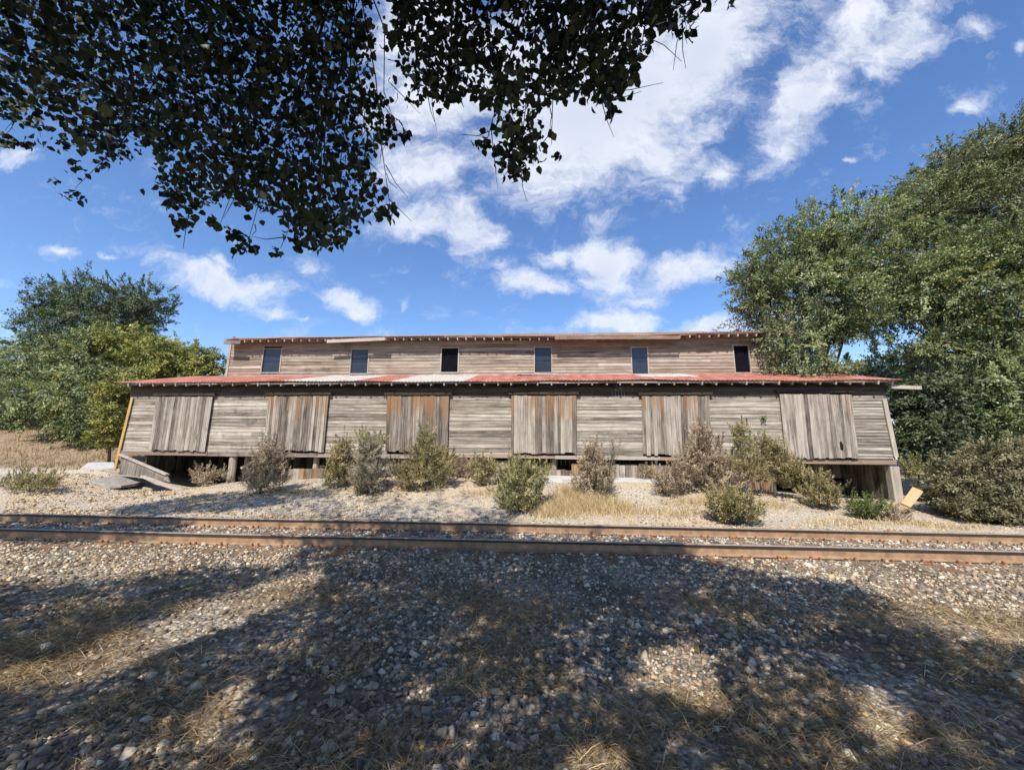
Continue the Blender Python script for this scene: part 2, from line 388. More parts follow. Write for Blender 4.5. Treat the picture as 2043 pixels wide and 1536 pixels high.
# near field
n = 100000
y = 1.6 + 5.4 * RNG.random(n) ** 1.15; x = (RNG.random(n) * 2 - 1) * (y * 1.45 + 1.9) - .06 * y
k = (y < rail_y(x) - .10) & (RNG.random(n) < .16 + .62 * sstep(.3, .65, vnoise(x, y, .9, 5)) + .5 * sstep(4.4, 5.8, y))
x, y = x[k], y[k]; r = np.clip(RNG.lognormal(-4.1, .38, len(x)), .008, .040)
k = (y < rail_y(x) - .62) | (np.abs(((x / .53 + .057) % 1) - .5) < .27) | (RNG.random(len(x)) < .3); x, y, r = x[k], y[k], r[k]
stones('ballast_gravel', x, y, r, 'grey crushed stone ballast in the foreground before the near rail', (1.0, .96, .90))
n = 26000
x = RNG.uniform(-17, 15, n); y = rail_y(x) + RNG.uniform(.08, 1.43, n)
tie_gap = np.abs(((x / .53 + .057) % 1) - .5) < .27
k = tie_gap | (RNG.random(n) < .25)
stones('track_gravel', x[k], y[k], np.clip(RNG.lognormal(-3.95, .33, k.sum()), .01, .04), 'pale crushed stone filling the track between the two rails')
n = 60000
x = RNG.uniform(-20, 17, n); y = rail_y(x) + 1.6 + 5.6 * RNG.random(n) ** 1.25
k = (np.abs(x) < y * 1.42 + .5) & (y < 13.4)
k &= RNG.random(n) < .12 + .7 * sstep(.35, .6, vnoise(x, y, .5, 8)) + .6 * (1 - sstep(8.4, 9.6, y))
stones('slope_gravel', x[k], y[k], np.clip(RNG.lognormal(-4.25, .45, k.sum()), .007, .05), 'pale gravel scattered on the slope between track and warehouse', (1.25, 1.07, .80))

def blades(name, base, L, w, lean, cols, label, mat=None, cat='dry grass'):
    n = len(base); az = RNG.uniform(0, 2 * math.pi, n)
    d = np.stack([np.cos(az) * np.sin(lean), np.sin(az) * np.sin(lean), np.cos(lean)], -1)
    d2 = d + np.stack([np.cos(az), np.sin(az), -np.ones(n) * .4], -1) * .35; d2 /= np.linalg.norm(d2, axis=1)[:, None]
    ang = RNG.uniform(0, 2 * math.pi, n); sd = np.cross(d, np.stack([np.cos(ang), np.sin(ang), np.full(n, .4)], -1)); sd /= (np.linalg.norm(sd, axis=1)[:, None] + 1e-9)
    p1 = base + d * (L * .55)[:, None]; p2 = p1 + d2 * (L * .45)[:, None]; s = sd * w[:, None]
    V = np.stack([base - s, base + s, p1 + s * .7, p1 - s * .7, p2], 1).reshape(-1, 3)
    b = (np.arange(n) * 5)[:, None]
    F = np.concatenate([b + np.array([0, 1, 2]), b + np.array([0, 2, 3]), b + np.array([3, 2, 4])])
    o = link_mesh(name, V, F, mat or M_STRAW, None, False, np.repeat(cols, 5, 0))
    return tag(o, label, cat, None, 'stuff')
STRAW_C = np.array([(.30, .20, .10), (.42, .30, .16), (.22, .13, .06), (.50, .39, .23), (.18, .12, .06)])
def straw_cols(n, g=1.0): return STRAW_C[RNG.integers(0, len(STRAW_C), n)] * RNG.uniform(.7, 1.15, (n, 1)) * g
n = 170000
y = 1.7 + 4.9 * RNG.random(n) ** 1.1; x = (RNG.random(n) * 2 - 1) * (y * 1.45 + .8) - .06 * y
k = RNG.random(n) < 1.15 * sstep(.40, .68, vnoise(x, y, 1.0, 11) * .6 + vnoise(x, y, 3.1, 12) * .4) * (1 - .88 * sstep(4.3, 5.5, y)) + .03
x, y = x[k], y[k]; n = len(x)
blades('straw_litter', np.stack([x, y, ground(x, y) + RNG.uniform(.0, .035, n)], -1), RNG.uniform(.04, .17, n), RNG.uniform(.0008, .0022, n), RNG.uniform(.7, 1.55, n), straw_cols(n),
       'brown dead grass and straw lying among the foreground stones')
# fallen leaves
n = 1500
x = RNG.uniform(-9, 9, n); y = RNG.uniform(2.0, 9.5, n); k = np.abs(x) < 1.45 * y; x, y = x[k], y[k]; n = len(x)
c = np.stack([x, y, ground(x, y) + RNG.uniform(.02, .05, n)], -1); R3 = rot_mats(n); e1 = R3[:, :, 0] * RNG.uniform(.014, .028, (n, 1)); e2 = R3[:, :, 1] * RNG.uniform(.010, .02, (n, 1)); e1[:, 2] *= .4; e2[:, 2] *= .4
V = np.stack([c - e1, c + e2, c + e1, c - e2], 1).reshape(-1, 3); F = np.arange(n * 4).reshape(-1, 4)
cl = np.array([(.45, .26, .06), (.34, .17, .06), (.5, .36, .10), (.22, .11, .05)])[RNG.integers(0, 4, n)]
tag(link_mesh('fallen_leaves', V, F, M_STRAW, None, False, np.repeat(cl, 4, 0)), 'small yellow and brown fallen leaves on the gravel and track', 'fallen leaves', None, 'stuff')

# ------------------------------------------------------------------ railway track
def build_track():
    root = empty('railway_track', (0, RD + .75, .03), 'rusty railway track running across in front of the warehouse', 'railway track')
    ca, sa = math.cos(RYAW), math.sin(RYAW)
    def T(l, d, z): return (l * ca - d * sa, RD + l * sa + d * ca, z)       # along, across, height
    ZB = .038; ZT = .207
    prof = [(-.07, ZB), (.07, ZB), (.07, ZB + .012), (.012, ZB + .032), (.009, ZT - .045), (.036, ZT - .034), (.037, ZT - .008), (.026, ZT), (-.026, ZT), (-.037, ZT - .008), (-.036, ZT - .034), (-.009, ZT - .045), (-.012, ZB + .032), (-.07, ZB + .012)]
    for d0 in (0.0, 1.505):
        V = []; F = []; L = np.linspace(-70, 70, 71); k = len(prof)
        for l in L:
            for a, z in prof: V.append(T(l, d0 + a, z + .006 * math.sin(l * .35 + d0)))
        for i in range(len(L) - 1):
            for j in range(k): F.append((i * k + j, i * k + (j + 1) % k, (i + 1) * k + (j + 1) % k, (i + 1) * k + j))
        F.append(tuple(range(k))); F.append(tuple((len(L) - 1) * k + j for j in range(k))[::-1])
        o = link_mesh('rail', V, F, M_RAIL, root)
        o.data.materials.append(M_HEAD); o.data.materials.append(M_HSIDE)
        for p in o.data.polygons:
            h = p.center.z + root.location.z
            if p.normal.z > .3 and h > ZT - .016: p.material_index = 1
            elif h > ZT - .042: p.material_index = 2
        o['label'] = 'near rail of the rusty track' if d0 == 0 else 'far rail of the rusty track'
    for i in range(96):
        l = -26 + i * .53 + random.uniform(-.03, .03)
        if abs(l) > 24: continue
        m = MB(); zt = .034 + random.uniform(-.006, .003); a = random.uniform(-.02, .02)
        P = []
        for z in (zt - .16, zt):
            for (u, v) in ((-.115, -.56), (.115, -.56), (.115, 2.06), (-.115, 2.06)): P.append(T(l + u + a * v + random.uniform(-.01, .01), v + random.uniform(-.03, .03), z))
        m.hexa(P); tie = m.build('sleeper', M_TIE, root)
        for d0 in (0.0, 1.505):
            m = MB()
            P = []
            for z in (zt - .001, ZB - .002):
                for (u, v) in ((-.09, -.17), (.09, -.17), (.09, .17), (-.09, .17)): P.append(T(l + u, d0 + v, z))
            m.hexa(P)
            for u, v in ((-.06, -.10), (.06, -.115), (.05, .10), (-.05, .115)):
                P = []
                for z in (ZB - .01, ZB + random.uniform(.03, .05)):
                    for (p, q) in ((-.012, -.016), (.012, -.016), (.012, .016), (-.012, .016)): P.append(T(l + u + p, d0 + v + q, z))
                m.hexa(P)
            m.build('tie_plate', M_STEEL, tie)
    return root
build_track()

# ------------------------------------------------------------------ warehouse
D0 = 13.6; UY = 16.3
XL, XR = -15.75, 11.30
def build_warehouse():
    root = empty('warehouse', (-2.2, 15, .6), 'long weathered grey wooden warehouse on posts with rusty red tin roofs and sliding doors', 'warehouse')
    Z0, ZTOP = 1.55, 3.60
    doors_px = [((313,791),(425,791),(297,898),(409,900)), ((536,790),(656,790),(526,898),(646,901)), ((773,790),(896,790),(769,900),(893,901)),
                ((1020,789),(1150,789),(1020,904),(1150,904)), ((1280,790),(1415,790),(1283,907),(1420,908)), ((1555,785),(1698,787),(1568,915),(1713,914))]
    def siding(m, xa, xb, za, zb, Y, pitch, out=-1, tint=(None, .25), slab=.018, xs=None):
        """horizontal lapped boards facing -y; xs(z) gives the left and right limits"""
        z = za
        while z < zb - .01:
            h = min(pitch * random.uniform(.85, 1.15), zb - z)
            l, r = (xa, xb) if xs is None else xs(z + h / 2)
            x = l; cuts = []
            while x < r - .3:
                L = random.choice((2.4, 3.0, 3.6, 4.8)) * random.uniform(.7, 1.1); e = min(x + L, r)
                if r - e < .5: e = r
                cuts.append((x, e)); x = e
            base = random.random()
            for (a, b2) in cuts:
                n = max(2, int((b2 - a) / .35)); tn = (min(1, max(0, base * .6 + random.random() * .4)), tint[1] * random.random() * 2, random.random())
                V = []; lo = random.uniform(-.006, .006); hi = random.uniform(-.006, .006); pr = slab * random.uniform(.7, 1.6)
                for i in range(n + 1):
                    xx = a + (b2 - a) * i / n + (.002 if i == 0 else -.002 if i == n else 0)
                    wv = .006 * math.sin(xx * 1.7 + z * 9) + random.uniform(-.003, .003)
                    zz0 = z + lo + (hi - lo) * i / n + wv; zz1 = z + h + .012 + lo + wv
                    V += [(xx, Y - pr, zz0), (xx, Y - .004, zz1), (xx, Y + .012, zz0)]
                F = []
                for i in range(n):
                    q = i * 3; F += [(q, q + 3, q + 4, q + 1), (q + 2, q + 5, q + 3, q)]
                F += [(0, 1, 2), (n * 3 + 2, n * 3 + 1, n * 3)]
                m.add(V, F, tn)
            z += h
    # door quads in space
    DY = D0 - .09
    dq = [[at(p[0], p[1], DY) for p in d] for d in doors_px]
    xl_top, xl_bot = at(262, 790, D0)[0], at(237, 907, D0)[0]; xr_top, xr_bot = at(1767, 793, D0)[0], at(1786, 916, D0)[0]
    def xl(z): return xl_bot + (xl_top - xl_bot) * (z - 1.4) / 2.2
    def xr(z): return xr_bot + (xr_top - xr_bot) * (z - 1.55) / 2.0
    # siding bays between the doors (run a little behind the doors)
    edges = [None] + dq + [None]
    for i in range(7):
        L, R_ = edges[i], edges[i + 1]
        fa = (lambda z: xl(z)) if L is None else (lambda z, L=L: L[1][0] - .12)
        fb = (lambda z: xr(z)) if R_ is None else (lambda z, R_=R_: R_[0][0] + .12)
        m = MB(); siding(m, 0, 0, Z0 - (.08 if i == 0 else 0), ZTOP + .02, D0, .118 if i < 6 else .095, tint=(None, .18), slab=.014 if i < 6 else .02, xs=lambda z: (fa(z), fb(z)))
        m.build('siding', M_SIDE, root)
    # boards behind doors + header boards below the eaves
    m = MB()
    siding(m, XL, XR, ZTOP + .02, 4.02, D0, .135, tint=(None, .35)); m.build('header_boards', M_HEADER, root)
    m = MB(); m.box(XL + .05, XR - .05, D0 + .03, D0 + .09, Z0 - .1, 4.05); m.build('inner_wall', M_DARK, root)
    # sliding doors of vertical boards
    warm = [.10, .72, .92, 1.0, .85, .45]
    for i, q in enumerate(dq):
        tl, tr, bl, br = q; m = MB(); s = 0.0
        H = tl[2] - bl[2]; wid = tr[0] - tl[0]
        while s < 1 - 1e-6:
            w = random.uniform(.085, .15) / wid; e = min(1, s + w)
            if 1 - e < .03: e = 1
            g = .0022 / wid; dt = random.uniform(-.025, .004); db = random.uniform(-.03, .03); yo = random.uniform(-.008, .008)
            def pt(u, v, y):
                top = tl + (tr - tl) * u; bot = bl + (br - bl) * u
                p = bot + (top - bot) * v; return np.array([p[0], y, p[2] + (dt if v > .5 else db)])
            nseg = 6; V = []; C = []
            base = random.random(); wm = warm[i] * (random.random() ** 1.3); sd = random.random()
            for k in range(nseg + 1):
                v = k / nseg; yy = DY - .02 + yo
                V += [pt(s + g, v, yy), pt(e - g, v, yy), pt(e - g, v, yy + .028), pt(s + g, v, yy + .028)]
                wv = wm * (1.0 * v ** 1.4) + (.30 * v * (1 if random.random() < .5 * warm[i] else 0))
                C += [(base, wv, sd, 1)] * 4
            F = []
            for k in range(nseg):
                b0 = k * 4
                for j in range(4): F.append((b0 + j, b0 + (j + 1) % 4, b0 + 4 + (j + 1) % 4, b0 + 4 + j))
            F += [(3, 2, 1, 0), (nseg * 4, nseg * 4 + 1, nseg * 4 + 2, nseg * 4 + 3)]
            m.add(V, F, np.array(C)); s = e
        if i == 5:
            pass
        d = m.build('sliding_door', M_DOOR, root)
        # track board above the door, hanging rail
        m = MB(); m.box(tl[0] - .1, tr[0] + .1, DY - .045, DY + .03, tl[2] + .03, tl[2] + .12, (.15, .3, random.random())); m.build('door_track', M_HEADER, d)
        m = MB(); m.box(bl[0] + .1, br[0] - .1, DY + .012, DY + .04, bl[2] + .25, bl[2] + .38); m.box(bl[0] + .1, br[0] - .1, DY + .012, DY + .04, tl[2] - .45, tl[2] - .32); m.build('door_ledge', M_BEAM, d)
        if i == 5:
            c = at(1678, 889, DY - .03); m = MB(); m.add([c + np.array(v) for v in ((-.03, 0, -.12), (.05, 0, -.16), (.07, 0, .02), (.02, 0, .15), (-.03, 0, .10), (-.03, .02, -.12), (.05, .02, -.16), (.07, .02, .02), (.02, .02, .15), (-.03, .02, .10))], [(0, 1, 2, 3, 4), (9, 8, 7, 6, 5)] + [((k + 1) % 5, k, 5 + k, 5 + (k + 1) % 5) for k in range(5)]); m.build('hole_dark_patch', M_DARK, d)  # dark patch on the boards; the hole's unlit depth is in its colour
    # sill beam
    m = MB(); x = XL
    while x < XR:
        e = min(x + random.uniform(3.2, 5.2), XR); zt = 1.545 + .01 * math.sin(x); y0 = D0 - random.uniform(.03, .055)
        zb = 1.40 if x < -6 else 1.44
        if x > 6: zt, zb = 1.52, 1.385
        m.box(x, e - .01, y0, D0 + .2, zb + random.uniform(-.01, .01), zt, (random.random(), random.random() * .8, random.random())); x = e
    m.build('sill_beam', M_BEAM, root)
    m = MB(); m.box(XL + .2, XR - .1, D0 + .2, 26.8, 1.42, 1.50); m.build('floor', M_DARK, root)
    # corner boards
    m = MB(); a = at(264, 793, D0 - .06); b = at(229, 936, D0 - .06); m.beam(a, b, .10, .03, (0, 1, 0)); o = m.build('corner_board', M_YEL, root); o['label'] = 'long ochre yellow corner board'
    m = MB(); a = at(1764, 796, D0 - .05); b = at(1788, 912, D0 - .05); m.beam(a, b, .13, .04, (0, 1, 0), tint=(.9, .1, .4)); m.build('corner_board', M_POST, root)
    # support posts
    def post(pa, pb, Y, w, tint=(.7, .3, .5), label=None):
        m = MB(); a = at(*pa, Y); b = at(*pb, Y); b[2] = g1(b[0], b[1]) - .15
        m.tube([a, (a + b) / 2 + np.array([.01, 0, 0]), b], [w * .46, w * .5, w * .54], 9, tint, .12); m.build('support_post', M_POST, root)
    post((466, 911), (459, 962), D0 + .12, .26)
    post((494, 912), (490, 958), D0 + .5, .2)
    m = MB(); a = at(1779, 930, D0 + .1); b = at(1790, 1004, D0 + .1); b[2] -= .1; m.beam(a, b, .27, .2, (0, 1, 0), tint=(.8, .1, .3)); m.build('support_post', M_POST, root)
    post((1745, 930), (1751, 990), D0 + .9, .2)
    for xx in (-8.2, -5.6, -2.6, .4, 1.9, 4.6, 7.4):
        m = MB(); m.tube([(xx, D0 + .25, 1.42), (xx, D0 + .25, g1(xx, D0 + .25) - .1)], [.1, .11], 8, None, .1); m.build('support_post', M_POST, root)
    for yy in (17.5, 21.5, 25.5):
        for xx in np.arange(-15, 11.5, 3.3):
            if yy == 17.5 or abs(xx) > 9:
                m = MB(); m.tube([(xx, yy, 1.42), (xx, yy, g1(xx, yy) - .1)], [.11, .11], 7, None, .1); m.build('support_post', M_POST, root)
    m = MB(); m.beam(at(481, 934, D0 + .3), at(530, 905, D0 + .3), .09, .05, (0, 1, 0), tint=(.9, .2, .1)); m.build('brace', M_POST, root)
    # skirting boards under the sill (vertical, ragged), with dark gaps
    def skirt(xa, xb, Y, ztop, gap, warmv=.5, depth=0):
        m = MB(); x = xa
        while x < xb:
            w = random.uniform(.12, .22); zt = ztop + random.uniform(-.04, .02); zb = g1(x, Y) - .08
            if random.random() > gap: m.box(x, x + w - .008, Y + random.uniform(-.01, .01), Y + .03, zb, zt, (random.random(), random.random() * warmv * 1.6, random.random()))
            x += w
        if m.n: m.build('skirting', M_DOOR, root)
    skirt(-9.4, -7.0, D0 + .12, 1.0, .05, .8)
    skirt(-7.0, -3.9, D0 + .1, 1.4, .05, .3)
    skirt(-3.9, -.9, D0 + .1, 1.36, .06, .3)
    skirt(-.1, 1.0, D0 + .22, 1.08, .0, .4)
    skirt(1.0, 7.5, D0 + .1, 1.30, .04, .75)
    skirt(9.4, 11.1, D0 + 2.2, 1.42, .1, .15)
    skirt(-15.2, 11.1, 19.5, 1.45, .0, .1)
    for xx in (XL + .15, XR - .15):
        m = MB(); y = D0 + (.9 if xx < 0 else .14)
        while y < 26.5:
            w = random.uniform(.14, .24); m.box(xx - .015, xx + .015, y, y + w - .006, g1(xx, y) - .1, 1.44, (random.random() * .5, 0, random.random())); y += w
        m.build('skirting', M_DOOR, root)
    m = MB(); m.box(8.9, 11.2, D0 + 2.1, D0 + 2.18, .72, .82); m.build('girt', M_DARK, root)
    # side walls and back
    m = MB()
    for (xx) in (XL + .12, XR - .12):
        z = 1.5
        while z < 4.0:
            m.box(xx - .02, xx + .02, D0 + .02, UY + 10, z, z + .13); z += .137
    m.build('end_siding', M_SIDE, root)
    m = MB(); m.box(XL + .1, XR - .1, 26.6, 26.7, 1.2, 6.5); m.build('back_wall', M_SIDE, root)
    # lower roof: corrugated tin sheets
    ex0, ex1 = at(232, 765, 13.19)[0], at(1800, 762, 13.19)[0]
    EY, EZ, JZ = 13.19, 4.085, 4.93
    whites = [(at(577, 763, EY)[0], at(711, 763, EY)[0]), (at(786, 762, EY)[0], at(915, 762, EY)[0]), (at(1262, 748, UY)[0], at(1372, 748, UY)[0] - .1)]
    V = []; C = []; F = []; step = .0333; xs = np.arange(ex0, ex1, step); rows = [0, .12, .35, .6, .85, 1.0]
    sheet = {}
    for x in xs:
        k = int((x - ex0) / .66); sh = sheet.setdefault(k, (random.random(), random.uniform(0, .22), random.random(), random.uniform(-.012, .012)))
        for rI, t in enumerate(rows):
            wv = .009 * math.cos(2 * math.pi * x / .1333)
            sag = .02 * math.sin(x * .55) + .012 * math.sin(x * 1.9 + 1)
            yy = EY + (UY - EY + .02) * t + (sh[3] * 2 if t == 0 else 0)
            zz = EZ + (JZ - EZ) * t + wv + sag * (1 - t) + sh[3] * .4
            gsh = sh[1]
            if any(a <= ex0 + (k + .5) * .66 <= b for a, b in whites[:2]): gsh = .66 + .25 * sh[2]
            if whites[2][0] <= x <= whites[2][1] and t > .35: gsh = .7 + .2 * sh[2]
            V.append((x, yy, zz)); C.append((sh[0], gsh, sh[2], 1))
    nr = len(rows); nxs = len(xs); base = len(V)
    V += [(a, b, c - .012) for a, b, c in V]; C += C
    for i in range(nxs - 1):
        for j in range(nr - 1):
            a = i * nr + j; F.append((a, a + nr, a + nr + 1, a + 1)); F.append((base + a, base + a + 1, base + a + nr + 1, base + a + nr))
        F.append((i * nr, base + i * nr, base + (i + 1) * nr, (i + 1) * nr))
    link_mesh('lower_roof', V, F, M_ROOF, root, False, C)
    m = MB(); m.box(ex0 + .15, ex1 - .15, EY + .06, EY + .09, EZ - .09, EZ - .03)
    sl = (JZ - EZ) / (UY - EY)
    for t in (.0, .22, .45, .68, .9):
        yy = EY + .12 + (UY - EY - .3) * t; m.box(ex0 + .1, ex1 - .1, yy, yy + .1, EZ + sl * (yy - EY) - .045, EZ + sl * (yy - EY) - .02)
    m.build('roof_battens', M_BEAM, root)
    x = ex0 + .45; i = 0
    while x < ex1 - .2:
        m = MB(); ee = EY + .05 + random.uniform(-.02, .02)
        m.beam((x, ee, EZ - .115 + sl * .05), (x + .02, UY, JZ - .10), .05, .115, tint=(.95 if random.random() < .6 else .5, .1, random.random())); m.build('rafter', M_POST, root)
        x += .46 + random.uniform(-.06, .06)
    # loose sheet on the lower roof and loose timber at the right end
    m = MB(); a = at(1032, 750, UY - .35); b = at(1136, 751, UY - .35)
    m.beam(a + np.array([0, 0, .03]), b + np.array([0, 0, .03]), .5, .035, tint=(.6, 1.0, .4)); m.build('loose_sheet', M_ROOF, root)
    m = MB(); m.beam(at(1776, 772, D0 - .2), at(1836, 774, D0 - .3), .12, .11, tint=(1, .3, .3)); m.build('loose_timber', M_POST, root)
    # upper storey
    uxl, uxr = at(455, 720, UY)[0], 9.75
    UZ0, UZ1 = 4.86, 6.62
    win_px = [((527.6, 697.5), (557, 743)), ((703, 697.5), (732.5, 745)), ((882, 695), (913, 742.5)), ((1067, 694), (1100, 743)), ((1259.5, 694), (1293, 746)), ((1462.6, 690), (1497, 743))]
    wq = []
    for (a, b) in win_px:
        A = at(*a, UY); B = at(*b, UY); wq.append((A[0], B[0], B[2], A[2]))
    # clapboards, cut at the windows
    z = UZ0; k = 0; m = MB()
    while z < UZ1:
        h = random.uniform(.125, .165); segs = [(uxl, uxr)]
        for (a, b, c, d) in wq:
            if z + h > c + .02 and z < d - .02:
                segs = [s2 for s in segs for s2 in (((s[0], a), (b, s[1])) if s[0] < a and s[1] > b else (s,))]
        for (a, b) in segs: siding(m, a, b, z, z + h, UY, h * 1.2, tint=(None, .5 if z < 6.2 else .9), slab=.02)
        z += h
    m.build('upper_siding', M_SIDE_UP, root)
    m = MB()
    prev = uxl + .05
    for (a, b, c, d) in wq:
        m.box(prev, a, UY + .03, UY + .07, UZ0 - .1, UZ1 + .05); m.box(a, b, UY + .03, UY + .07, UZ0 - .1, c); m.box(a, b, UY + .03, UY + .07, d, UZ1 + .05); prev = b
    m.box(prev, uxr - .05, UY + .03, UY + .07, UZ0 - .1, UZ1 + .05)
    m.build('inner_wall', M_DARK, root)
    for i, (a, b, c, d) in enumerate(wq):
        m = MB(); t = .045; y0, y1 = UY - .035, UY + .06
        m.box(a - t, a, y0, y1, c - t, d + t, (.8, .1, .3)); m.box(b, b + t, y0, y1, c - t, d + t, (.8, .1, .6)); m.box(a, b, y0 - .002, y1, d, d + t, (.7, .1, .1)); m.box(a, b, y0 - .01, y1, c - t, c, (.8, .1, .2))
        w = m.build('window', M_POST, root)
        m = MB(); m.box(a, b, UY + .025, UY + .033, c, d); m.build('pane', M_OPEN if i in (2, 5) else M_PANE, w)
        if i in (0, 1, 3, 4):
            m = MB(); m.box(a, b, UY + .008, UY + .024, (c + d) / 2 - .015, (c + d) / 2 + .015, (.2, .1, .3)); m.build('sash_bar', M_PANE, w)
    m = MB(); m.box(uxl - .02, uxl + .09, UY - .045, UY - .02, UZ0, UZ1, (.8, .1, .2)); m.build('corner_board', M_POST, root)
    m = MB()
    for xx in (uxl + .06, uxr - .06):
        z = 4.2
        while z < UZ1 + .1: m.box(xx - .02, xx + .02, UY + .03, 26.6, z, z + .13); z += .137
    m.build('end_siding', M_SIDE_UP, root)
    # upper roof: low gable, ridge behind; wavy tin edge
    rx0, rx1 = at(447, 680, UY - .55)[0], 10.1
    EY2, RZ = UY - .55, 8.0
    def ez(x): return float(np.interp(x, [at(p, 0, EY2)[0] for p in (447, 640, 760, 900, 1100, 1260, 1340, 1480)], [at(p, q, EY2)[2] for p, q in ((447, 677), (640, 673), (760, 671), (900, 669.5), (1100, 670), (1260, 669), (1340, 665), (1480, 662))]))
    V = []; C = []; F = []; xs = np.arange(rx0, rx1, .0333); sheet = {}
    for x in xs:
        k = int((x - rx0) / .66); sh = sheet.setdefault(k, (random.random(), random.uniform(0, .15), random.random(), random.uniform(-.015, .015)))
        e = ez(x); wv = .009 * math.cos(2 * math.pi * x / .1333)
        for yy, zz in ((EY2 + sh[3] * 2, e + sh[3] * .5), (EY2 + 2.5, e + (RZ - e) * .45), (21.5, RZ), (27.1, e)):
            V.append((x, yy, zz + wv)); C.append((sh[0], sh[1], sh[2], 1))
    nr = 4; base = len(V); V += [(a, b, c - .012) for a, b, c in V]; C += C
    for i in range(len(xs) - 1):
        for j in range(nr - 1):
            a = i * nr + j; F.append((a, a + nr, a + nr + 1, a + 1)); F.append((base + a, base + a + 1, base + a + nr + 1, base + a + nr))
        F.append((i * nr, base + i * nr, base + (i + 1) * nr, (i + 1) * nr))
    link_mesh('upper_roof', V, F, M_ROOF, root, False, C)
    m = MB(); xs2 = np.linspace(rx0 + .05, rx1 - .05, 40)
    for a, b in zip(xs2[:-1], xs2[1:]):
        m.beam((a, EY2 + .10, ez(a) - .035), (b, EY2 + .10, ez(b) - .035), .12, .022, tint=(.3, .5, random.random()))
        m.beam((a, EY2 + .34, ez(a) + .02), (b, EY2 + .34, ez(b) + .02), .12, .022, tint=(.3, .5, random.random()))
    m.build('roof_battens', M_BEAM, root)
    x = rx0 + .12
    while x < rx1 - .1:
        e = ez(x)
        m = MB(); m.beam((x, EY2 + .06, e - .105), (x + .01, UY + .8, e - .105 + (.8 + .49) * .24), .05, .115, tint=(.95, .1, random.random())); m.build('rafter_tail', M_POST, root)
        x += .385 + random.uniform(-.03, .03)
    m = MB(); m.beam(at(652, 681, EY2 + .02), at(768, 676, EY2 + .0), .02, .14, tint=(1, .1, .4)); m.build('fascia_board', M_BEAM, root)
    m = MB(); m.beam(at(1107, 674, EY2 - .0), at(1356, 673, EY2 - .0), .02, .14, tint=(.25, 1, .4)); m.build('fascia_board', M_SIDE_UP, root)
    m = MB(); m.beam(at(447, 683, EY2 + .02), at(480, 683, EY2 + .02), .03, .16, tint=(.1, .3, .4)); m.build('fascia_board', M_BEAM, root)
    # faint white daubs on the header boards
    m = MB()
    def stroke(px, w=.016):
        pts = [at(a, b, D0 - .034) for a, b in px]
        for p, q in zip(pts[:-1], pts[1:]): m.beam(p, q, .004, w, (0, 1, 0))
    stroke([(1224, 770), (1229, 767), (1232, 771), (1226, 778), (1234, 778)]); stroke([(1238, 768), (1236, 773), (1239, 778), (1242, 772), (1239, 768)])
    for q in (1221, 1227, 1233, 1240, 1245): stroke([(q, 780), (q + 1, 791 - (q % 3))], .01)
    m.build('paint_daub', M_WHITE, root)
    return root
build_warehouse()

# fallen skirt planks, slab, plywood, pad
def planks():
    a = at(242, 908, 13.35); b = at(333, 948, 12.9); c = at(238, 944, 13.3); d = at(330, 953, 12.9)
    r = empty('fallen_planks', (a[0], 13.3, g1(a[0], 13.3)), 'grey broken planks leaning at the left foot of the warehouse', 'planks')
    m = MB(); V = []; nrm = np.array([.1, -1, .2]); nrm /= np.linalg.norm(nrm)
    top = [a, b]; e = at(338, 962, 12.7)
    P = [c, e, b, a]
    m.add([*P, *[p + np.array([.0, .04, 0]) for p in P]], [(3, 2, 1, 0), (4, 5, 6, 7), (0, 1, 5, 4), (1, 2, 6, 5), (2, 3, 7, 6), (3, 0, 4, 7)], (.3, .2, .5)); m.build('panel', M_DOOR, r)
    m = MB(); m.beam(a + np.array([0, -.03, .02]), b + np.array([.05, -.03, .02]), .05, .13, (0, 1, 0), tint=(.9, .1, .2)); m.build('top_plank', M_BEAM, r)
    m = MB(); m.beam(at(285, 950, 12.95), at(360, 978, 12.45), .16, .05, tint=(.9, .1, .6)); m.build('bottom_plank', M_BEAM, r)
planks()
def slab_obj(name, pts, th, mat, label, cat, tilt=0):
    m = MB(); n = len(pts); V = [np.array(p) for p in pts] + [np.array(p) - np.array([0, 0, th]) + RNG.normal(0, .02, 3) for p in pts]
    m.add(V, [tuple(range(n)), tuple(range(2 * n - 1, n - 1, -1))] + [(i, (i + 1) % n, n + (i + 1) % n, n + i)[::-1] for i in range(n)])
    o = m.build(name, mat); V0 = np.mean(V, 0)
    me = o.data
    for v in me.vertices: v.co = v.co - Vector(V0)
    o.location = V0
    return tag(o, label, cat)
def gp(px, py, dz=0): P = on_ground(px, py); P[2] = g1(P[0], P[1]) + dz; return P
slab_obj('asphalt_slab', [gp(205, 975, .04), gp(240, 979, .16), gp(268, 976, .20), gp(290, 968, .2), gp(270, 958, .1), gp(225, 954, .06), gp(180, 962, .03)], .07, M_ASPH, 'broken slab of asphalt tipped up on the ground below the left corner', 'slab')
slab_obj('broken_concrete', [gp(160, 938, .05), gp(228, 938, .08), gp(226, 925, .1), gp(175, 926, .08)], .1, M_CONC, 'pale flat piece of concrete left of the warehouse corner', 'slab')
m = MB(); m.hexa([(.0, 12.55, .55), (5.4, 12.5, .55), (5.5, 13.3, .6), (-.3, 13.3, .6), (0, 12.6, g1(1, 12.6) + .11), (5.4, 12.55, g1(4, 12.6) + .11), (5.5, 13.4, g1(4, 13.4) + .07), (-.3, 13.4, g1(0, 13.4) + .07)])
tag(m.build('concrete_pad', M_CONC), 'grey concrete strip on the ground along the middle of the warehouse', 'concrete pad')
BY = float(on_ground(1806, 1030)[1]); B_, C_, D_ = at(1798, 1003, BY), at(1821, 971, BY + .45), at(1843, 980, BY + .45)
